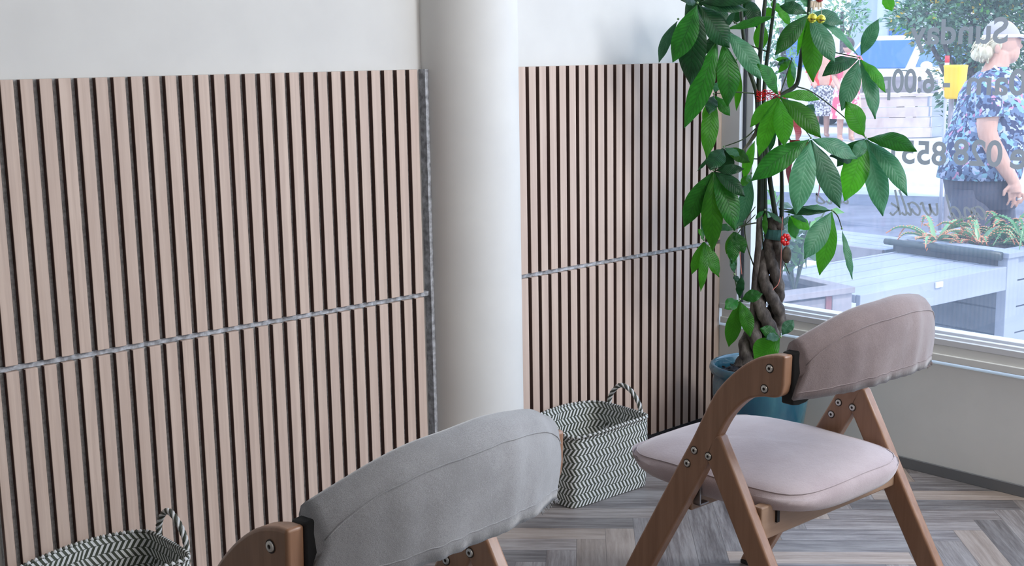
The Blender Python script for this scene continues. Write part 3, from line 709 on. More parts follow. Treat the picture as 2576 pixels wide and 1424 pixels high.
# ------------------------------------------------------------------ decorations hung on the tree
M_red = plain('dark red satin ribbon', (.26, .006, .010), .35); M_redb = varied('bright red ribbon', (.50, .004, .006), (.75, .01, .01), 60, .4)
M_gold = plain('shiny yellow brass', (.80, .75, .10), .18, Metallic=.95); M_cord = plain('pale cord', (.55, .50, .42), .7)
def wp(u, v, off=0.0): return Vector([float(c) for c in pp(u, v, off)])+Apt
def ribbon(q, pts, ws, m=0, th=.0008):
    pts = catmull(pts, 6); L = len(pts); rows = []
    for i, p in enumerate(pts):
        w = ws[0]+(ws[-1]-ws[0])*i/(L-1) if len(ws) == 2 else np.interp(i/(L-1), np.linspace(0, 1, len(ws)), ws)
        sd = Vector(RH.tolist())*math.cos(i*.06)+Vector(FH.tolist())*math.sin(i*.06)
        n = Vector(FH.tolist())*th
        rows.append([p-sd*w/2, p+sd*w/2, p+sd*w/2+n, p-sd*w/2+n])
    q.grid(rows, m, closed=True, capped=True)
q = MB()
rr = random.Random(4)
for k in range(15):
    v0 = 230+rr.uniform(0, 22); pts = [wp(1903+10*i, v0+rr.uniform(-6, 6), -.012+.004*rr.random()) for i in range(7)]
    q.tube(catmull(pts, 3), .0007, 4)
for k in range(10):
    u0 = 1915+k*5; q.tube([wp(u0, 226, -.014), wp(u0+rr.uniform(-4, 8), 254, -.014)], .0006, 4)
tag(q.build('ribbon_net', M_redb), 'red netting ribbon wrapped around the upper stems of the money tree', 'ribbon')
q = MB()
ribbon(q, [wp(1972, 244, -.02), wp(1992, 285, -.03), wp(2008, 330, -.03), wp(2006, 352, -.03)], [.006, .018, .034, .036])
ribbon(q, [wp(2000, 352, -.028), wp(1984, 420, -.03), wp(1990, 470, -.02), wp(2001, 518, -.02)], [.030, .020, .015, .010])
ribbon(q, [wp(2020, 356, -.025), wp(2050, 420, -.03), wp(2063, 452, -.03), wp(2057, 502, -.03)], [.030, .020, .016, .003])
ribbon(q, [wp(1940, 236, -.015), wp(1965, 243, -.02), wp(1990, 236, -.015)], [.012, .010, .004])
tag(q.build('ribbon_bow', M_red), 'dark red satin ribbon with long tails hanging behind the leaves', 'ribbon')
q = MB(); ribbon(q, [wp(1935, 262, .02), wp(1905, 330, .02), wp(1862, 390, .02)], [.006, .020, .010]); tag(q.build('ribbon_tail', plain('olive gold ribbon', (.20, .14, .05), .5)), 'olive gold ribbon slanting down beside the window jamb', 'ribbon')
for u, v, r, nm in ((2043.5, 46, 11.5, 'left'), (2065.5, 48, 10.5, 'right')):
    c = wp(u, v, -.17); rt = empty('jingle_bell', c); tag(rt, 'shiny yellow jingle bell, %s one of the pair hanging by the top leaf' % nm, 'bell', 'jingle bells')
    q = MB(); R_ = r*PXM; prof = [(R_*math.sin(a), -R_*math.cos(a)) for a in np.linspace(.001, math.pi-.001, 14)]
    prof = prof[:7]+[(R_*1.06, -.001), (R_*1.06, .001)]+prof[7:]; q.lathe(prof, n=20); q.build('bell_body', M_gold, rt, smooth=True)
    q = MB(); dv = Vector((-FH).tolist()); q.box((-R_*.6, -.0008, -.0008), (R_*.6, .0008, .0008), M=Matrix.Translation(dv*R_*.93+Vector((0, 0, -R_*.35))) @ Matrix.Rotation(-YAW, 4, 'Z')); q.build('slot', M_hole, rt)
    q = MB(); q.tube([(0, 0, R_), (.0, 0, R_+.02), (0, 0, R_+.045)], .0008, 5); q.build('string', M_cord, rt)
q = MB(); c = wp(2054, 2, -.17)
for k in range(5): q.tube([c+Vector(RH.tolist())*(.006*(k-2)), c+Vector(RH.tolist())*(.007*(k-2))+Vector((0, 0, -.018-.006*(k % 2)))], [.0045, .003], 6, 1)
q.ell(c+Vector((0, 0, .006))+Vector(RH.tolist())*.008, (.013, .011, .011), 0, 12, 8)
tag(q.build('tassel', [M_red, plain('cream tassel', (.72, .62, .48), .7)]), 'red and cream tassel above the two jingle bells', 'ornament')
q = MB(); c = wp(1976, 600, -.06)
for k in range(7):
    a = k*.9; q.ell(c+Vector(RH.tolist())*(.009*math.cos(a))+Vector((0, 0, .010*math.sin(a)-.001*k)), (.0075, .0065, .0075), 0, 10, 7)
tag(q.build('red_bow', M_redb), 'small bright red bow pinned beside the top of the braided trunk', 'bow')
q = MB(); c = wp(1979, 641, -.04); q.ell(c, (.014, .014, .026), 0, 16, 12); q.tube([c+Vector((0, 0, .024)), wp(1975, 603, -.045)], .001, 5); tag(q.build('seed_pod', varied('brown dried pod', (.07, .055, .04), (.16, .13, .10), 70, .8, .5)), 'brown dried seed pod hanging under the red bow', 'ornament')
q = MB(); C_ = [Vector(p)+Apt for p in ax_pts[-16:-9]]; q.tube([p for p in C_], .031, 14); tag(q.build('tape', varied('teal plastic tape', (.012, .06, .055), (.04, .14, .13), 50, .35)), 'teal tape wound around the top of the braided trunk', 'tape')
q = MB(); q.tube(catmull([wp(1860, 620, 0), wp(1863, 660, 0), wp(1866, 690, 0)], 5), .0012, 5); q.tube(catmull([wp(1969, 545, -.05), wp(1966, 590, -.05), wp(1962, 700, -.05), wp(1944, 730, -.05)], 5), .001, 5)
tag(q.build('thread', plain('pink thread', (.75, .25, .2), .6)), 'thin pink thread hanging along the money tree stems', 'string')

# ------------------------------------------------------------------ lettering on the glass (reads from the street)
t = NT('grey frosted vinyl'); t.set((.40, .41, .41), .75); x_ = t.node('ShaderNodeBsdfTranslucent'); x_.inputs[0].default_value = (.30, .305, .30, 1); m_ = t.node('ShaderNodeMixShader'); m_.inputs[0].default_value = .5
t.link(t.b.outputs[0], m_.inputs[1]); t.link(x_.outputs[0], m_.inputs[2]); t.link(m_.outputs[0], t.out.inputs[0]); M_vinyl = t.mat
XG = XW+.0465
def text_mesh(txt, u_far, u_near, v_top, v_bot, label, vref=None, bold=.020):
    cu = bpy.data.curves.new('t', 'FONT'); cu.body = txt; cu.size = 1; cu.extrude = 0; cu.offset = bold; cu.resolution_u = 4
    o = bpy.data.objects.new('t', cu); COL.objects.link(o); dg = bpy.context.evaluated_depsgraph_get(); me = bpy.data.meshes.new_from_object(o.evaluated_get(dg)); bpy.data.objects.remove(o)
    co = np.array([v.co[:] for v in me.vertices]); x0, x1 = co[:, 0].min(), co[:, 0].max()
    um = (u_far+u_near)/2
    pa = onx(u_near, v_top, XG); pb = onx(u_far, v_top, XG); pt = onx(um, v_top, XG)[2]; pz = onx(um, v_bot, XG)[2]
    y0, y1 = pa[1], pb[1]                        # near end is the start of the word (-Y), reading towards +Y
    cap0, cap1 = 0.0, vref or .73
    for v in me.vertices:
        x, y, _ = v.co; v.co = (0, (y0+(x-x0)/(x1-x0)*(y1-y0)), pz+(y-cap0)/(cap1-cap0)*(pt-pz))
    bm = bmesh.new(); bm.from_mesh(me); bm.to_mesh(me); bm.free()
    me.materials.clear(); me.materials.append(M_vinyl); me.name = 'lettering'
    o = bpy.data.objects.new('lettering', me); COL.objects.link(o); o.location = (XG, 0, 0); return tag(o, label, 'lettering', 'vinyl lettering on the window')
text_mesh('Sunday', 2291, 2538, 44, 109, 'grey word Sunday on the window glass, top line')
text_mesh('0am', 2434, 2585, 171, 238, 'grey 0am on the glass in front of the person in the cap')
text_mesh('- 6:00pm', 2170, 2392, 171, 232, 'grey opening time 6:00pm on the glass right of the leaves')
text_mesh('028', 2400, 2524, 349, 416, 'grey phone digits 028 on the window glass')
text_mesh('8551', 2243, 2383, 352, 412, 'grey phone digits ending the number, partly behind leaves')
text_mesh('e', 2542, 2586, 370, 424, 'grey letter e before the phone number on the glass', vref=.53)
# handwritten line
G = {'a': (.62, [[(.52, .42), (.36, .5), (.16, .40), (.06, .18), (.16, .0), (.34, .08), (.44, .26)], [(.56, .48), (.50, .12), (.56, .0), (.68, .10)]]),
     'n': (.62, [[(.04, .46), (.08, .0)], [(.07, .22), (.22, .42), (.36, .46), (.42, .30), (.42, .08), (.50, .0), (.62, .12)]]),
     'd': (.66, [[(.50, .42), (.34, .5), (.14, .38), (.06, .16), (.16, .0), (.34, .08), (.46, .26)], [(.60, 1.0), (.54, .4), (.50, .08), (.58, .0), (.70, .12)]]),
     'w': (.80, [[(.02, .46), (.06, .10), (.16, .0), (.30, .16), (.36, .44)], [(.36, .44), (.38, .08), (.50, .0), (.64, .2), (.68, .48), (.80, .40)]]),
     'l': (.34, [[(.24, 1.0), (.14, .5), (.10, .12), (.18, .0), (.34, .1)]]),
     'k': (.56, [[(.10, 1.0), (.08, .0)], [(.42, .48), (.12, .26), (.34, .06), (.44, .0), (.56, .1)]]),
     '-': (.36, [[(.04, .26), (.32, .28)]]), 'i': (.26, [[(.08, .46), (.08, .08), (.14, .0), (.26, .1)], [(.10, .66), (.11, .70)]]),
     's': (.42, [[(.04, .04), (.22, .40), (.26, .5), (.30, .30), (.34, .10), (.22, .0), (.08, .03)]]), ' ': (.35, [])}
kz = [0]
def hand(txt, u_near, u_far, vb, hpx, label):
    tot = sum(G[c][0] for c in txt); q = MB(); x = 0
    pa = onx(u_near, vb, XG); pb = onx(u_far, vb-(u_near-u_far)*.0, XG); H_ = onx(u_near, vb-hpx, XG)[2]-pa[2]
    for ch_ in txt:
        w, st = G[ch_]
        for s_ in st:
            pts = catmull([(XG, pa[1]+(x+px_+.28*py_)/tot*(pb[1]-pa[1]), pa[2]+py_*H_+(pb[2]-pa[2])*((x+px_)/tot)) for px_, py_ in s_], 5)
            L = len(pts); rows = []
            for i, p in enumerate(pts):
                t_ = (pts[min(i+1, L-1)]-pts[max(i-1, 0)]).normalized(); n_ = Vector((1, 0, 0)).cross(t_).normalized(); w_ = .0036*(.65+.35*abs(math.sin(math.atan2(t_.z, t_.y)+.4)))
                rows.append([p-n_*w_, p+n_*w_])
            kz[0] += 1; rows = [[p_-Vector((.00022*(kz[0] % 5), 0, 0)) for p_ in r_] for r_ in rows]; q.grid(rows)
        x += w
    tag(q.build('lettering', M_vinyl, fixn=False), label, 'lettering', 'vinyl lettering on the window')
hand('and', 2483, 2388, 551, 62, 'handwritten grey word and on the window glass')
hand('walk', 2363, 2240, 541, 64, 'handwritten grey word walk on the glass beside and')
hand('ins', 2140, 2052, 512, 50, 'handwritten grey letters ins between the hanging leaves')

# ------------------------------------------------------------------ outside
GZ = -.20
q = MB(); q.box((XW+.11, -30, GZ-.1), (70, 60, GZ)); struct(q.build('pavement', varied('pale concrete paving', (.46, .46, .48), (.62, .62, .64), 1.2, .9)))
def poly_slab(name, pts, z0, z1, m, parent=None):
    q = MB(); n = len(pts); a = [q.vert((*p, z0)) for p in pts]; b_ = [q.vert((*p, z1)) for p in pts]
    q.face(tuple(reversed(a))); q.face(tuple(b_))
    for i in range(n): q.face((a[i], a[(i+1) % n], b_[(i+1) % n], b_[i]))
    return q.build(name, m, parent)
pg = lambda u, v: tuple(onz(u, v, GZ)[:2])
struct(poly_slab('shade_band', [pg(1500, 590), pg(2700, 600), pg(2900, 512), pg(1500, 470)], GZ, GZ+.004, varied('grey lilac painted shade', (.13, .13, .17), (.20, .20, .25), 3, .9)))  # tree shade on the pavement, painted as a darker slab
def frame_xy(o, ang):
    a = math.radians(ang); ax = np.array([math.cos(a), math.sin(a)]); ay = np.array([-ax[1], ax[0]]); return lambda x, y: tuple(np.array(o)+ax*x+ay*y)
M_deck = varied('pale blue grey painted timber', (.27, .29, .35), (.34, .36, .42), 5, .7, stretch=(.2, 1, 1)); M_shade_board = varied('shade darkened timber boards', (.05, .052, .058), (.085, .088, .095), 8, .8)
M_plank_brown = varied('weathered grey brown timber', (.22, .20, .22), (.32, .29, .31), 9, .8, stretch=(.2, 1, 1)); M_redpaint = plain('red brown paint', (.22, .06, .06), .7)
def bxf(F, a, c, z0, z1, q, m=0):
    pts = [F(a[0], a[1]), F(c[0], a[1]), F(c[0], c[1]), F(a[0], c[1])]
    lo = [q.vert((*p, z0)) for p in pts]; hi = [q.vert((*p, z1)) for p in pts]
    q.face(tuple(reversed(lo)), m); q.face(tuple(hi), m)
    for i in range(4): q.face((lo[i], lo[(i+1) % 4], hi[(i+1) % 4], hi[i]), m)
def part_box(name, F, boxes, m, parent, org):
    q = MB()
    for a, c, z0, z1 in boxes: bxf(F, a, c, z0, z1, q)
    q.v = [(x-org[0], y-org[1], z-org[2]) for x, y, z in q.v]; return q.build(name, m, parent, bevel=.003)
# bench deck between the two planters, running away from the window
F1 = frame_xy((3.44, .186), -6.5)
b1 = empty('timber_bench', (*F1(.5, .28), GZ)); tag(b1, 'pale blue grey timber bench between the two planters outside the window', 'bench'); O1 = (*F1(.5, .28), GZ)
for k in range(5): part_box('deck_board', F1, [((0, .004+.113*k), (1.045, .109+.113*k), .215, .25)], M_deck, b1, O1)
part_box('fascia', F1, [((0, -.022), (1.045, 0.0), .142, .252)], M_deck, b1, O1); part_box('fascia', F1, [((0, .57), (1.045, .592), .142, .252)], M_deck, b1, O1)
part_box('bracket', F1, [((.50, -.032), (.55, -.022), .22, .245)], M_frame, b1, O1)
# right planter, shade of its left face painted in as darker boards
F2 = frame_xy((4.49, .062), -7)
O2 = (*F2(.5, .3), GZ); b2 = empty('timber_planter', O2); tag(b2, 'tall timber planter holding spiky aloe plants outside the window', 'planter', 'timber planters outside')
for k in range(4): z0 = GZ+.0+.125*k; part_box('shaded_board', F2, [((0.0, .0), (.02, .62), z0, z0+.118)], M_shade_board, b2, O2)
for k in range(4): z0 = GZ+.0+.125*k; part_box('pale_board', F2, [((.06, .0), (.58, .02), z0, z0+.118)], M_deck, b2, O2)
part_box('corner_post', F2, [((-.012, -.02), (.075, .03), GZ, .29)], M_deck, b2, O2)
part_box('back_board', F2, [((.56, .0), (.58, .62), GZ, .29)], M_shade_board, b2, O2); part_box('back_board', F2, [((.0, .60), (.58, .62), GZ, .29)], M_shade_board, b2, O2)
part_box('rim', F2, [((-.02, -.03), (.60, .07), .29, .315), ((-.02, .55), (.60, .63), .29, .315), ((.02, .07), (.10, .55), .29, .315), ((.52, .07), (.60, .55), .29, .315)], M_deck, b2, O2)
tag(part_box('planter_soil', F2, [((.03, .04), (.55, .58), .20, .27)], M_soil, b2, O2), kind='stuff')
q = MB(); pA = F2(-.035, .0); pB = F2(-.035, .64); q.tube([(*pA, .30), (*F2(-.035, .3), .302), (*pB, .30)], .016, 12); q.tube([(*pA, .30), (*F2(-.035, .38), .301)], .021, 12)
tag(q.build('rubber_hose', plain('black green rubber hose', (.035, .05, .05), .4), smooth=True), 'dark rubber edging hose along the rim of the aloe planter', 'hose')
# low bench behind, and left planter near the glass
F3 = frame_xy((4.56, .72), -4)
O3 = (*F3(.2, .6), GZ); b3 = empty('timber_bench', O3); tag(b3, 'second pale timber bench, behind the money tree leaves', 'bench')
for k in range(4): part_box('deck_board', F3, [((.005+.108*k, 0), (.105+.108*k, 1.6), .215, .25)], M_deck, b3, O3)
part_box('fascia', F3, [((-.02, 0), (0, 1.6), .15, .252)], M_plank_brown, b3, O3)
part_box('leg', F3, [((.02, .05), (.10, .13), GZ, .215)], M_deck, b3, O3); part_box('leg', F3, [((.02, 1.5), (.10, 1.58), GZ, .215)], M_deck, b3, O3)
F4 = frame_xy((2.70, .365), -16)
O4 = (*F4(.35, .2), GZ); b4 = empty('timber_planter', O4); tag(b4, 'low grey timber planter close to the glass, behind the braided trunk', 'planter', 'timber planters outside')
L4 = .70
for k in range(3): z0 = GZ+.155*k; part_box('front_board', F4, [((0, 0), (L4-.09, .02), z0, z0+.150)], M_plank_brown, b4, O4)
part_box('red_post', F4, [((L4-.13, -.008), (L4-.10, .0), GZ, .27)], M_redpaint, b4, O4)
part_box('corner_post', F4, [((L4-.10, -.012), (L4, .05), GZ, .275)], M_plank_brown, b4, O4)
part_box('side_board', F4, [((L4-.02, .05), (L4, .40), GZ, .27)], M_plank_brown, b4, O4); part_box('side_board', F4, [((0, .02), (.02, .40), GZ, .27)], M_plank_brown, b4, O4); part_box('back_board', F4, [((0, .40), (L4, .42), GZ, .27)], M_plank_brown, b4, O4)
part_box('rim', F4, [((-.02, -.03), (L4, .06), .275, .30), ((-.02, .36), (L4, .44), .275, .30), ((L4-.06, .06), (L4, .36), .275, .30), ((-.02, .06), (.05, .36), .275, .30)], M_plank_brown, b4, O4)
tag(part_box('planter_soil', F4, [((.02, .02), (L4-.02, .40), .18, .25)], M_soil, b4, O4), kind='stuff')

def small_leaf(q, p, d, L, w, m=0, nrm=None):
    d = Vector(d).normalized(); n = Vector(nrm) if nrm is not None else Vector((rl.uniform(-1, 1), rl.uniform(-1, 1), rl.uniform(.2, 1)))
    s_ = d.cross(n); s_ = s_.normalized() if s_.length > 1e-4 else d.orthogonal().normalized(); n = s_.cross(d)
    a = q.vert(p); b1_ = q.vert(Vector(p)+d*L*.45+s_*w/2+n*L*.03); b2_ = q.vert(Vector(p)+d*L*.45-s_*w/2+n*L*.03); c = q.vert(Vector(p)+d*L-n*L*.12); e = q.vert(Vector(p)+d*L*.5-n*L*.05)
    q.face((a, b1_, e), m); q.face((b1_, c, e), m); q.face((a, e, b2_), m); q.face((e, c, b2_), m)
def out_leaf(name, c, tr):
    t = NT(name); n = t.noise(t.coord('Object'), 25, 3); t.set(t.mix(n, c, tuple(x*1.5 for x in c)), .35)
    x = t.node('ShaderNodeBsdfTranslucent'); x.inputs[0].default_value = (*tr, 1); m = t.node('ShaderNodeMixShader'); m.inputs[0].default_value = .3
    t.link(t.b.outputs[0], m.inputs[1]); t.link(x.outputs[0], m.inputs[2]); t.link(m.outputs[0], t.out.inputs[0]); return t.mat
OL = [out_leaf('sage green leaf', (.16, .27, .19), (.12, .28, .12)), out_leaf('bright green leaf', (.10, .26, .06), (.15, .42, .05)), out_leaf('dark green leaf', (.035, .08, .04), (.03, .12, .03)), plain('yellow blossom', (.75, .48, .04), .6)]
# vine plants in the left planter
for i, (cx_, cy_, n_, lab) in enumerate(((.12, .2, 150, 'leafy green plant at the left end of the low timber planter'), (.36, .22, 220, 'tall leafy green plant in the middle of the low timber planter'), (.58, .2, 150, 'trailing leafy plant at the right end of the low timber planter'))):
    c0 = Vector((*F4(cx_, cy_), .25)); root = empty('leafy_plant', c0); tag(root, lab, 'plant', 'leafy plants in the low planter')
    q = MB(); qs = MB()
    for k in range(9):
        a = rl.uniform(0, 6.28); hh = rl.uniform(.22, .56 if i < 2 else .34); e = Vector((math.cos(a)*rl.uniform(.05, .2), math.sin(a)*rl.uniform(.05, .16), hh))
        st = catmull([Vector((0, 0, 0)), e*.5+Vector((0, 0, .05)), e], 5); qs.tube(st, .0035, 5)
        for m_ in range(n_//9):
            p = st[rl.randrange(3, len(st))]; d = Vector((rl.uniform(-1, 1), rl.uniform(-1, 1), rl.uniform(-.6, .5))); small_leaf(q, p+d.normalized()*.015, d, rl.uniform(.05, .10), rl.uniform(.025, .045), rl.choice([0, 1, 1, 2]))
    q.build('foliage', OL, root, fixn=False); qs.build('stem', M_petiole, root)
# aloes
M_aloe = out_leaf('pale green aloe', (.22, .42, .20), (.10, .3, .08)); M_aloe_tip = plain('orange aloe edge', (.70, .28, .14), .5); M_aloe_d = out_leaf('deep green aloe', (.10, .27, .10), (.08, .25, .05))
def aloe(px, py, n, Lr, lab, seed, mats):
    r = random.Random(seed); c0 = Vector((*F2(px, py), .27)); root = empty('aloe_plant', c0); tag(root, lab, 'aloe', 'aloes in the tall planter')
    for k in range(n):
        a = 6.28*k/n+r.uniform(-.3, .3); L = r.uniform(*Lr); up = r.uniform(.25, .9); d = Vector((math.cos(a), math.sin(a), 0))
        pts = catmull([Vector((0, 0, 0)), d*L*.35+Vector((0, 0, L*up*.6)), d*L*.75+Vector((0, 0, L*up*.75)), d*L+Vector((r.uniform(-.03, .03), 0, L*up*r.uniform(.2, .7)))], 5)
        q = MB(); LL = len(pts); rows = []; w0 = L*.12
        for i, p in enumerate(pts):
            t = i/(LL-1); w = w0*(1-t)**.7+.002; s_ = d.cross(Vector((0, 0, 1)))
            rows.append([p-s_*w/2+Vector((0, 0, .006)), p+Vector((0, 0, -w*.25)), p+s_*w/2+Vector((0, 0, .006)), p+Vector((0, 0, .004*(1-t)))])
        ids = q.grid(rows, 0, closed=True, capped=True)
        for fi in range(len(q.f)):
            if fi//4 > LL*.78 or (fi % 4 == 0 and r.random() < .15): q.m[fi] = 1
        for i in range(2, LL-2, 1):
            for s2 in (-1, 1):
                b0 = rows[i][0 if s2 < 0 else 2]; q.tube([b0, b0+d.cross(Vector((0, 0, 1)))*s2*.010], [.003, .0005], 4, 1)
        q.build('aloe_leaf', mats, root, smooth=False)
aloe(.12, .46, 22, (.12, .24), 'orange edged aloe at the far corner of the planter', 1, [M_aloe, M_aloe_tip])
aloe(.20, .27, 24, (.12, .24), 'curling orange and green aloe in the middle of the planter', 2, [M_aloe, M_aloe_tip])
aloe(.32, .09, 18, (.16, .28), 'broad pale green aloe nearest the planter corner post', 3, [M_aloe_d, M_aloe])
aloe(.46, .30, 18, (.16, .28), 'large spiky aloe at the window edge side of the planter', 4, [M_aloe_d, M_aloe_tip])

# slatted timber seat box across the street
M_beige = varied('beige weathered boards', (.46, .37, .34), (.58, .48, .45), 4, .8)
c0 = onz(2150, 352, GZ); c1 = onz(2345, 348, GZ); c2 = onz(2385, 343, GZ)
root = empty('slatted_seat_box', (c0+c1)/2); tag(root, 'beige stepped timber seat box across the paving', 'bench'); og = Vector(((c0+c1)/2).tolist())
def wall_board(name, a, b_, z0, z1, th, m, lean=0.0):
    d = (b_-a); d = d/np.linalg.norm(d); n = np.array([d[1], -d[0], 0.0]); n = n if n @ FH < 0 else -n
    q = MB(); P4 = [a+n*lean*z1, b_+n*lean*z1, b_+n*(lean*z1-th), a+n*(lean*z1-th)]
    lo = [q.vert(Vector((p[0], p[1], GZ+z0))-og) for p in P4]; hi = [q.vert(Vector((p[0], p[1], GZ+z1))-og) for p in P4]
    q.face(lo); q.face(hi)
    for i in range(4): q.face((lo[i], lo[(i+1) % 4], hi[(i+1) % 4], hi[i]))
    return q.build(name, m, root)
for k in range(4): wall_board('board', c0, c1, .02+.165*k, .175+.165*k, .06, M_beige, -.12)
for k in range(4): wall_board('board', c1, c2, .02+.165*k, .175+.165*k, .06, M_deck, -.12)
wall_board('seat_top', c0+FH*.05, c1+FH*.05, .68, .72, .9, M_beige); wall_board('back_board', c0+FH*.9, c1+FH*.9, .72, .98, .08, M_plank_brown); wall_board('back_board', c1+FH*.6, c2+FH*.6, .68, .92, .08, M_plank_brown)

# parked car
M_car = plain('white car paint', (.78, .80, .82), .25); M_cglass = plain('blue tinted car glass', (.05, .14, .42), .25); M_tyre = plain('black tyre', (.02, .02, .02), .8)
cc = dep(2262, 300, 25.0); cc[2] = GZ; hd = (-RH*.72-FH*.70); hd /= np.linalg.norm(hd)
car = empty('parked_car', cc, math.atan2(hd[1], hd[0])); tag(car, 'white parked car with blue tinted windscreen across the street', 'car')
q = MB(); secs = []
for x, w, zt, zb in [(-2.2, .70, .95, .45), (-2.05, .84, 1.05, .32), (-1.2, .90, 1.05, .28), (.8, .90, 1.02, .28), (1.3, .88, 1.00, .28), (1.9, .82, .86, .30), (2.15, .66, .70, .42)]:
    secs.append([(x, -w, zb), (x, -w-.02, (zb+zt)/2), (x, -w+.04, zt), (x, -w*.5, zt+.03), (x, w*.5, zt+.03), (x, w-.04, zt), (x, w+.02, (zb+zt)/2), (x, w, zb)])
q.grid(secs, closed=True, capped=True); q.build('car_body', M_car, car, smooth=True, bevel=0)
q = MB(); cab = [(-2.0, .76, 1.06), (-1.5, .66, 1.60), (-.3, .66, 1.70), (.35, .64, 1.66), (1.12, .78, 1.04)]
lo = [(-2.0, -.80, 1.0), (1.2, -.82, 1.0)]
rows = [[(x, -w, z), (x, w, z)] for x, w, z in cab]; q.grid(rows)
for s_ in (-1, 1):
    q.face([q.vert((x, s_*w, z)) for x, w, z in cab]+[q.vert((1.1, s_*.80, 1.0)), q.vert((-2.0, s_*.8, 1.0))])
q.build('cabin', M_car, car)
def pane_(pts, nm): q = MB(); a = [Vector(p) for p in pts]; n = (a[1]-a[0]).cross(a[2]-a[0]).normalized()*.012; q.face([q.vert(p) for p in a]); q.face([q.vert(p+n) for p in a]); [q.face((i, (i+1) % 4, 4+(i+1) % 4, 4+i)) for i in range(4)]; q.build(nm, M_cglass, car)
pane_([(.46, -.58, 1.605), (.46, .58, 1.605), (1.10, .68, 1.09), (1.10, -.68, 1.09)], 'windscreen')
for s_ in (-1, 1):
    pane_([(.30, s_*.662, 1.58), (-.45, s_*.672, 1.60), (-.45, s_*.79, 1.10), (.90, s_*.80, 1.10)], 'side_window'); pane_([(-.55, s_*.672, 1.60), (-1.35, s_*.68, 1.52), (-1.6, s_*.79, 1.12), (-.55, s_*.79, 1.10)], 'side_window')
    q = MB(); q.ell((.85, s_*.98, 1.12), (.08, .12, .08), 0, 12, 8); q.build('mirror', M_car, car, smooth=True)
    for x in (-1.35, 1.35):
        q = MB(); q.tube([(x, s_*.70, .33), (x, s_*.93, .33)], .33, 24); w_ = q.build('wheel', M_tyre, car, autos=40)
        q = MB(); q.tube([(x, s_*.935, .33), (x, s_*.945, .33)], .20, 16); q.build('hub', M_frame, w_)

# yellow bin on a post, candy striped pole
pc = dep(2403, 205, 9.5); root = empty('yellow_bin', (pc[0], pc[1], GZ)); tag(root, 'yellow plastic bin on a post beside the tree, behind the person', 'bin'); zc = pc[2]-GZ; M_yel = plain('yellow plastic', (.85, .52, .02), .4)
q = MB(); rows = []
for z, w in ((-.13, .05), (-.115, .062), (0, .068), (.10, .072), (.12, .076), (.125, .06)): rows.append([(w*math.copysign(abs(math.cos(a))**.4, math.cos(a)), w*math.copysign(abs(math.sin(a))**.4, math.sin(a)), zc+z) for a in [2*math.pi*(j+.5)/24 for j in range(24)]])
q.grid(rows, closed=True, capped=True); q.build('bin_body', M_yel, root, smooth=True)
q = MB(); q.tube([(.05, .05, 0), (.05, .05, zc+.1)], .02, 10); q.build('post', M_plank_brown, root)
pc = dep(2381, 190, 9.7); root = empty('striped_pole', (pc[0], pc[1], GZ)); tag(root, 'red and white striped pole left of the yellow bin', 'pole')
M_far_post = plain('lilac grey metal', (.4, .4, .46), .5); M_w = plain('white paint', (.8, .8, .8), .5); M_r = plain('red paint', (.75, .05, .06), .5); q = MB()
zt = dep(2381, 140, 9.7)[2]-GZ; n_ = 26
for k in range(20, n_): q.tube([(0, 0, zt*k/n_), (0, 0, zt*(k+1)/n_)], .018, 10, k % 2, cap=(k in (20, n_-1)))
q.build('striped_sleeve', [M_w, M_r], root, smooth=True); q = MB(); q.tube([(0, 0, 0), (0, 0, zt*20/n_)], .013, 10); q.build('pole', M_far_post, root, smooth=True)

# flowering tree behind the person
def tree(name, lab, cat, base, blobs, n, sz, mats, wts, trunk_r=.08, group=None):
    root = empty(name, base); tag(root, lab, cat, group); r = random.Random(int(base[0]*100)); q = MB(); og_ = Vector(base)
    tot = sum(b_[1]**3*b_[4] for b_ in blobs)
    for c, rx, ry, rz, dn in [(b_[0], b_[1], b_[2], b_[3], b_[4]) for b_ in blobs]:
        k_ = int(n*rx**3*dn/tot) if True else 0
        for _ in range(k_):
            while True:
                p = Vector((r.uniform(-1, 1), r.uniform(-1, 1), r.uniform(-1, 1)))
                if .35 < p.length < 1: break
            d = Vector((p.x, p.y, p.z*.6+.2))+Vector((r.uniform(-.6, .6), r.uniform(-.6, .6), r.uniform(-.6, .6)))
            pos = Vector(c)+Vector((p.x*rx, p.y*ry, p.z*rz))-og_
            small_leaf(q, pos, d, r.uniform(*sz), r.uniform(*sz)*.5, r.choices(range(len(mats)), wts)[0], (r.uniform(-.5, .5), -1+r.uniform(-.5, .5), 1))
    q.build('foliage', mats, root, fixn=False)
    top = Vector(blobs[0][0])-og_; q = MB(); q.tube(catmull([Vector((0, 0, 0)), Vector((.05, .05, top.z*.5)), top], 5), [trunk_r*(1-.05*i) for i in range(11)], 10)
    for c, *_ in blobs[1:]: q.tube(catmull([Vector((.05, .04, top.z*.45)), (Vector(c)-og_)*.6+Vector((0, 0, top.z*.25)), Vector(c)-og_], 4), [trunk_r*.5*(1-.08*i) for i in range(9)], 7)
    q.build('trunk', M_bark, root, smooth=True); return root
def D3(u, v, d): return tuple(float(x) for x in dep(u, v, d))
bt = dep(2440, 300, 11.0)
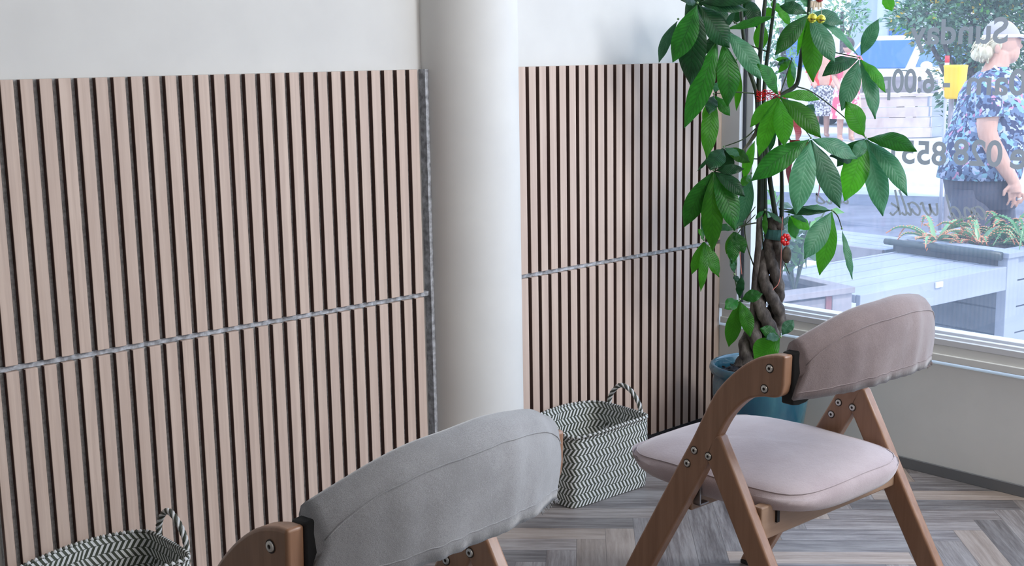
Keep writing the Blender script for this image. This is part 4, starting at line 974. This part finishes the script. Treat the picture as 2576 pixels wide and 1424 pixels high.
tree('flowering_tree', 'bushy tree with pale leaves and yellow blossoms behind the person', 'tree', (bt[0], bt[1], GZ),
     [(D3(2450, 40, 11), .60, .60, .42, 1.2), (D3(2330, 30, 10.8), .34, .34, .22, 1.3), (D3(2560, 60, 11), .55, .55, .5, 1.2), (D3(2430, 190, 11), .30, .30, .36, 1.4), (D3(2600, 230, 11.1), .40, .40, .45, 1.2), (D3(2500, -90, 11), .8, .8, .4, .8), (D3(2280, 45, 10.9), .20, .20, .13, 1.4), (D3(2410, 290, 11.2), .16, .16, .22, 1.2)], 14000, (.042, .085), OL, (7, 1, 2.2, .45), .06)
# far trees and buildings
M_far = varied('pale rendered wall', (.55, .56, .58), (.66, .67, .70), .5, .9); M_roof = varied('tan roof tiles', (.42, .30, .24), (.5, .37, .3), 2, .9)
def building(name, lab, u0, u1, d, zt, mat_, roof=True, win=True):
    a = dep(u0, 330, d); c = dep(u1, 330, d); w = np.linalg.norm((c-a)[:2]); mid = (a+c)/2; root = empty(name, (mid[0], mid[1], GZ), -YAW); tag(root, lab, 'building', 'buildings across the street')
    q = MB(); q.box((-w/2, 0, 0), (w/2, 6, zt)); q.build('wall', mat_, root)
    if roof:
        q = MB(); q.prism([(-.3, zt), (3, zt+1.4), (6.3, zt)], -w/2-.3, w/2+.3, lambda x, y, z: (x, y, z)); q.build('roof', M_roof, root)
    if win:
        nx_ = max(1, int(w/2.0))
        for k in range(nx_):
            for fl_ in range(max(1, int(zt/2.6))):
                x = -w/2+w*(k+.5)/nx_; z = 1.0+2.6*fl_; q = MB(); q.box((x-.45, -.06, z), (x+.45, .02, z+1.1)); q.build('window', M_cglass, root)
building('shop_building', 'pale shop building with tan roof seen between the money tree stems', 1890, 2130, 34, 3.4, M_far)
building('grey_building', 'grey blue building behind the parked car', 2196, 2330, 40, 3.6, plain('grey blue cladding', (.42, .47, .55), .8), False)
building('low_building', 'pale building wall at far right beyond the tree', 2420, 2760, 42, 4.5, M_far)
bt = dep(2118, 200, 30); tree('street_tree', 'small pale tree beyond the parked car, left of the grey building', 'tree', (bt[0], bt[1], GZ), [(D3(2118, 30, 30), .62, .62, .5, 1), (D3(2145, 60, 30), .4, .4, .3, 1)], 420, (.10, .2), OL, (6, 2, 1, 0), .08)
bt = dep(1975, 200, 26); tree('street_tree', 'small tree seen between the money tree stems', 'tree', (bt[0], bt[1], GZ), [(D3(1965, 70, 26), .9, .9, .8, 1), (D3(1940, 160, 26), .5, .5, .5, 1)], 900, (.10, .2), OL, (5, 2, 2, 0), .09)

# ------------------------------------------------------------------ people outside
M_skin = varied('warm skin tone', (.55, .30, .22), (.62, .36, .27), 12, .55); M_hair_b = varied('blond hair', (.50, .42, .28), (.72, .64, .46), 60, .6, .3, stretch=(1, 1, .3)); M_hair_d = plain('dark hair', (.04, .025, .025), .5)  # skin is an even base colour with slight random variation
def floral(name):
    t = NT(name); v = t.coord('Object'); n = t.noise(v, 9, 3); x = t.node('ShaderNodeTexVoronoi'); x.inputs['Scale'].default_value = 42
    vm = t.node('ShaderNodeVectorMath', operation='ADD'); cb = t.node('ShaderNodeCombineXYZ'); t.link(t.math('MULTIPLY', n, .25), cb.inputs[0]); t.link(t.math('MULTIPLY', n, -.2), cb.inputs[2]); t.link(v, vm.inputs[0]); t.link(cb.outputs[0], vm.inputs[1]); t.link(vm.outputs[0], x.inputs['Vector'])
    s = t.node('ShaderNodeSeparateColor'); t.link(x.outputs['Color'], s.inputs[0])
    r = t.ramp(s.outputs[0], [(.0, (.03, .04, .10)), (.34, (.03, .04, .10)), (.36, (.12, .17, .28)), (.60, (.26, .34, .50)), (.66, (.20, .38, .46)), (.80, (.42, .46, .62)), (.93, (.50, .22, .34))]); e = r.node.color_ramp; e.interpolation = 'CONSTANT'
    t.set(r, .7); return t.mat
M_floral = floral('blue floral print'); M_trouser = plain('dark violet blue trousers', (.06, .06, .085), .8); M_cap = plain('grey lilac cap', (.40, .36, .42), .8); M_capw = plain('white cap trim', (.85, .85, .87), .7)
def fig(u0, D_):
    S_ = FPX/D_; o = dep(u0, 300, D_); org = Vector((float(o[0]), float(o[1]), GZ))
    def f(u, v, off=0.0):
        p = dep(u, v, D_); p = CAM+(p-CAM)*(1); p = p+FH*off; return Vector([float(c) for c in p])-org
    return S_, org, f
def remesh(o, vox=.012, sm=6):
    m = o.modifiers.new('r', 'REMESH'); m.mode = 'VOXEL'; m.voxel_size = vox; m.use_smooth_shade = True
    s = o.modifiers.new('sm', 'SMOOTH'); s.iterations = sm; s.factor = .5; return o
RV = Vector(RH.tolist()); FV = Vector(FH.tolist())
def hring(q_f, uL, uR, v, dh, doff=0, n=28, pw=2.4, S=None):
    pL = q_f(uL, v); pR = q_f(uR, v); c = (pL+pR)/2+FV*doff; a = (pR-pL).length/2; R_ = []
    for j in range(n):
        t = 2*math.pi*j/n; ct, st = math.cos(t), math.sin(t); k = (abs(ct)**pw+abs(st)**pw)**(-1/pw)
        R_.append(c+RV*(a*ct*k)+FV*(dh*st*k))
    return R_
Dw = 6.8; S_, org, f = fig(2490, Dw); per_ = empty('person', org); tag(per_, 'person in grey cap and blue floral shirt walking past, one arm hanging down', 'person')
MS = Matrix(((RV.x, FV.x, 0), (RV.y, FV.y, 0), (0, 0, 1)))
q = MB()
q.ell(f(2522, 103), (.088, .075, .112), 0, 24, 18, MS); q.ell(f(2537, 137), (.056, .052, .052), 0, 16, 12, MS); q.ell(f(2549, 128), (.034, .042, .045), 0, 14, 10, MS)
q.ell(f(2556, 104), (.022, .050, .035), 0, 14, 10, MS)
q.ell(f(2565, 116), (.018, .014, .016), 0, 12, 8, MS); q.ell(f(2562, 108), (.012, .010, .022), 0, 10, 8, MS); q.ell(f(2559, 133), (.014, .026, .008), 0, 10, 6, MS); q.ell(f(2558, 139), (.013, .024, .008), 0, 10, 6, MS)
q.ell(f(2496, 124, -.074), (.016, .010, .028), 0, 12, 8, MS); q.ell(f(2496, 124, .074), (.016, .010, .028), 0, 12, 8, MS)
q.tube([f(2516, 135), f(2508, 165), f(2498, 200)], [.060, .062, .080], 16)
q.grid([hring(f, 2445, 2555, 205, .17), hring(f, 2425, 2560, 240, .19), hring(f, 2420, 2556, 300, .17), hring(f, 2405, 2545, 380, .16), hring(f, 2402, 2530, 440, .15), hring(f, 2408, 2525, 470, .13)], closed=True, capped=True)
def leg_pts(hip, knee, ank): return catmull([hip, knee, ank], 6)
for (h_, k_, a_) in ((f(2430, 470, -.06), f(2428, 600, -.06), f(2412, 760, -.06)), (f(2505, 470, .08), f(2525, 600, .08), f(2560, 758, .08))):
    q.tube(leg_pts(h_, k_, a_), [.072-.0028*i for i in range(13)], 14)
    q.tube([a_+Vector((0, 0, -.02))-RV*.05, a_+Vector((0, 0, -.035))+RV*.03, a_+Vector((0, 0, -.045))+RV*.15], [.04, .045, .028], 10)
sh = [(2455, 222, -.19), (2449, 280, -.21), (2448, 330, -.21), (2472, 385, -.22), (2504, 438, -.22), (2512, 455, -.22)]
q.tube(catmull([f(*p) for p in sh], 4), list(np.interp(np.linspace(0, 1, 21), [0, .2, .4, .6, .8, 1], [.062, .058, .050, .047, .032, .028])), 14)
# hand: palm, four fingers, thumb
pl_ = [f(2511, 450, -.22), f(2514, 470, -.22)]; q.tube([pl_[0], (pl_[0]+pl_[1])/2, pl_[1]+Vector((0, 0, -.01))], [.028, .034, .032], 12)
for k, (du, L_, r_) in enumerate(((-15, .068, .0080), (-5, .082, .0084), (6, .076, .0080), (16, .058, .0072))):
    a = f(2514+du, 474, -.22-.004*k); q.tube([a, a+Vector((0, 0, -L_*.5))+RV*.004, a+Vector((0, 0, -L_))-RV*.006+FV*.01], [r_*1.1, r_, r_*.8], 8)
a = f(2496, 456, -.222); q.tube([a+RV*.012, a-RV*.018+Vector((0, 0, -.028)), a-RV*.022+Vector((0, 0, -.056))], [.012, .0105, .008], 8)
sh2 = [(2520, 222, .16), (2548, 290, .18), (2552, 335, .16), (2575, 365, .05), (2592, 362, -.02)]
q.tube(catmull([f(*p) for p in sh2], 4), list(np.interp(np.linspace(0, 1, 17), [0, .4, .8, 1], [.058, .048, .036, .028])), 12); q.ell(f(2598, 362, -.03), (.045, .022, .03), 0, 14, 10, MS)
for k in range(4): a = f(2602, 356+5*k, -.04); q.tube([a, a+RV*.04-FV*.01, a+RV*.055+Vector((0, 0, -.02))], [.0095, .009, .007], 7)
a = f(2592, 354, -.04); q.tube([a, a+RV*.03+Vector((0, 0, .02))], [.011, .008], 7)
body = q.build('body', M_skin, per_, smooth=True); remesh(body, .005, 4)
q = MB()
rows = [hring(f, 2487, 2530, 168, .085, 0), hring(f, 2462, 2545, 184, .13), hring(f, 2438, 2560, 206, .19), hring(f, 2422, 2574, 235, .205), hring(f, 2412, 2580, 270, .20), hring(f, 2396, 2582, 315, .20), hring(f, 2381, 2578, 350, .205), hring(f, 2372, 2570, 400, .21), hring(f, 2362, 2556, 447, .21), hring(f, 2366, 2552, 447, .20), hring(f, 2400, 2530, 400, .17)]
for i, R_ in enumerate(rows):
    rows[i] = [p+RV*(.010*noise.noise(Vector((p.z*7, j*.5, 1))))+FV*.008*noise.noise(Vector((j*.6, p.z*9, 4))) for j, p in enumerate(R_)]
q.grid(rows, closed=True)
def sleeve(pts, r0):
    C_ = catmull([f(*p) for p in pts], 4); L = len(C_); q.tube(C_, [r0[0]+(r0[1]-r0[0])*(i/(L-1))**.6 for i in range(L)], 18, cap=False)
sleeve([(2462, 204, -.14), (2450, 235, -.195), (2452, 268, -.21), (2453, 292, -.21)], (.055, .074)); sleeve([(2520, 204, .12), (2540, 245, .17), (2548, 285, .18)], (.055, .070))
q.build('shirt', M_floral, per_, smooth=True, fixn=True)
q = MB(); q.tube([f(2486, 166, -.085), f(2494, 176, -.10), f(2506, 196, -.10)], .006, 6); q.build('shirt_trim', M_capw, per_)
q = MB()
q.grid([hring(f, 2376, 2550, 432, .195), hring(f, 2380, 2548, 455, .19), hring(f, 2386, 2556, 490, .185), hring(f, 2400, 2548, 520, .15)], closed=True, capped=True)
for (rows_) in ([(2386, 2490, 470, .11), (2386, 2484, 530, .10), (2386, 2464, 600, .09), (2382, 2444, 680, .075), (2376, 2436, 752, .075)], [(2456, 2556, 470, .12), (2468, 2564, 540, .11), (2486, 2570, 600, .09), (2510, 2578, 680, .075), (2530, 2594, 750, .075)]):
    dd = -.06 if rows_[0][0] < 2400 else .08
    q.grid([hring(f, a, b_, v, dh, dd) for a, b_, v, dh in rows_], closed=True, capped=True)
q.build('trousers', M_trouser, per_, smooth=True)
q = MB(); Cc = f(2521, 88)
rows = []
for i in range(9):
    a = math.pi/2*i/8; rr_ = math.cos(a) if i < 8 else .01; rows.append([Cc+RV*(.098*rr_*math.cos(t_)-.012*math.sin(a))+FV*(.086*rr_*math.sin(t_))+Vector((0, 0, .092*math.sin(a)-.01+.02*math.cos(t_)*(1-i/8)*-.3)) for t_ in [2*math.pi*j/28 for j in range(28)]])
q.grid(rows, closed=True, capped=True); cap_ = q.build('cap', M_cap, per_, smooth=True)
q = MB(); rows = []
for k in range(7):
    t_ = k/6; x = .075+.11*t_; hw = .078*math.sqrt(max(.02, 1-(t_*.96)**2)); rows.append([Cc+RV*(x-.012*abs(j-3)**1.2*.4)+FV*(hw*(j-3)/3)+Vector((0, 0, -.006-.016*t_-.008*((j-3)/3)**2)) for j in range(7)])
q.grid(rows); rows2 = [[p+Vector((0, 0, -.006)) for p in r] for r in rows]; q.grid(rows2); q.build('cap_brim', M_cap, cap_, smooth=True)
q = MB(); q.tube([Cc+RV*(.100*math.cos(t_)+(.004))+FV*(.088*math.sin(t_))+Vector((0, 0, -.006)) for t_ in np.linspace(-math.pi, math.pi, 40)], .009, 8); q.tube([Cc+RV*(.06+.13*math.cos(t_*.5)*1)+FV*(.080*math.sin(t_))+Vector((0, 0, -.018)) for t_ in np.linspace(-1.5, 1.5, 14)], .005, 6); q.build('cap_trim', M_capw, cap_, smooth=True)
q = MB(); rh = random.Random(9)
q.ell(f(2498, 108), (.055, .078, .075), 0, 18, 12, MS); q.ell(f(2473, 132, -.01), (.052, .06, .050), 0, 18, 12, MS); q.ell(f(2463, 138, .0), (.042, .05, .036), 0, 16, 10, MS)
for k in range(60):
    s0 = f(2498+rh.uniform(-6, 8), 100+rh.uniform(-8, 8), rh.uniform(-.08, .06)); e0 = f(2452+rh.uniform(-8, 26), 140+rh.uniform(-22, 20), rh.uniform(-.06, .05)); m0 = (s0+e0)/2+Vector((0, 0, .02))-RV*.02
    q.tube(catmull([s0, m0, e0], 4), .004, 4)
q.build('hair', M_hair_b, per_, smooth=True)
q = MB(); q.ell(f(2556, 108, -.030), (.008, .010, .005), 0, 8, 6, MS); q.ell(f(2556, 108, .030), (.008, .010, .005), 0, 8, 6, MS); q.build('eye', M_hair_d, per_)
q = MB(); q.tube([f(2514, 488, -.245), f(2522, 487, -.245)], .004, 6); q.build('ring', M_screw, per_)

def small_person(u0, d, lab, skirt, topm, uv_):
    S, og_, g = fig(u0, d); r_ = empty('person', og_); tag(r_, lab, 'person', 'people across the street'); k = S
    zt_ = lambda h: (0, 0, h)
    q = MB(); q.ell((0, 0, 1.50), (.085, .09, .11), 0, 16, 12); q.tube([(0, 0, 1.42), (0, 0, 1.34)], .05, 10)
    q.tube([(0, 0, 1.34), (0, 0, 1.15), (0, 0, .85)], [.13, .15, .16], 14)
    for s_ in (-1, 1):
        q.tube(catmull([RV*.17*s_+Vector((0, 0, 1.30)), RV*.22*s_+Vector((0, 0, 1.05)), RV*.17*s_-FV*.10+Vector((0, 0, .88))], 4), [.045-.0015*i for i in range(9)], 10); q.ell(RV*.16*s_-FV*.12+Vector((0, 0, .85)), (.035, .03, .045), 0, 10, 8)
        q.tube([RV*.09*s_+Vector((0, 0, .85)), RV*.09*s_+Vector((0, 0, .45)), RV*.09*s_+Vector((0, 0, .06))], [.085, .06, .042], 12); q.tube([RV*.09*s_+Vector((0, 0, .045)), RV*.09*s_-FV*.14+Vector((0, 0, .035))], [.045, .03], 8)
    b_ = q.build('body', M_skin, r_, smooth=True); remesh(b_, .018, 4)
    def lr(z, a, dp): return [RV*(a*math.cos(t))+FV*(dp*math.sin(t))+Vector((0, 0, z)) for t in [2*math.pi*j/24 for j in range(24)]]
    q = MB(); q.grid([lr(1.39, .07, .07), lr(1.33, .19, .11), lr(1.2, .19, .13), lr(1.0, .17, .14), lr(.86, .19, .15)], closed=True)
    for s_ in (-1, 1): q.tube([RV*.15*s_+Vector((0, 0, 1.32)), RV*.20*s_+Vector((0, 0, 1.20)), RV*.22*s_+Vector((0, 0, 1.06))], [.06, .068, .064], 12, cap=False)
    q.build('top', topm, r_, smooth=True)
    q = MB(); q.grid([lr(.90, .17, .14), lr(.8, .20, .17), lr(.55, .23, .20), lr(.36, .26, .22)], closed=True); q.build('skirt', skirt, r_, smooth=True)
    q = MB(); q.ell((0, 0, 1.53), (.10, .10, .10), 0, 16, 12); q.ell(tuple(FV*.06+Vector((0, 0, 1.45))), (.07, .06, .09), 0, 12, 8); q.build('hair', M_hair_d, r_, smooth=True)
M_redtop = plain('coral red top', (.85, .06, .05), .7); M_spot = varied('black and white speckled skirt', (.10, .10, .13), (.6, .6, .66), 30, .8, lo=.44, hi=.56); M_pinkd = varied('pink and white patterned dress', (.80, .12, .18), (.80, .66, .68), 8, .8, lo=.46, hi=.54)
small_person(2066, 21, 'person in coral red top and speckled skirt seen through the leaves', M_spot, M_redtop, None)
small_person(2128, 20, 'dark haired person in pink and white patterned dress across the street', M_pinkd, M_pinkd, None)
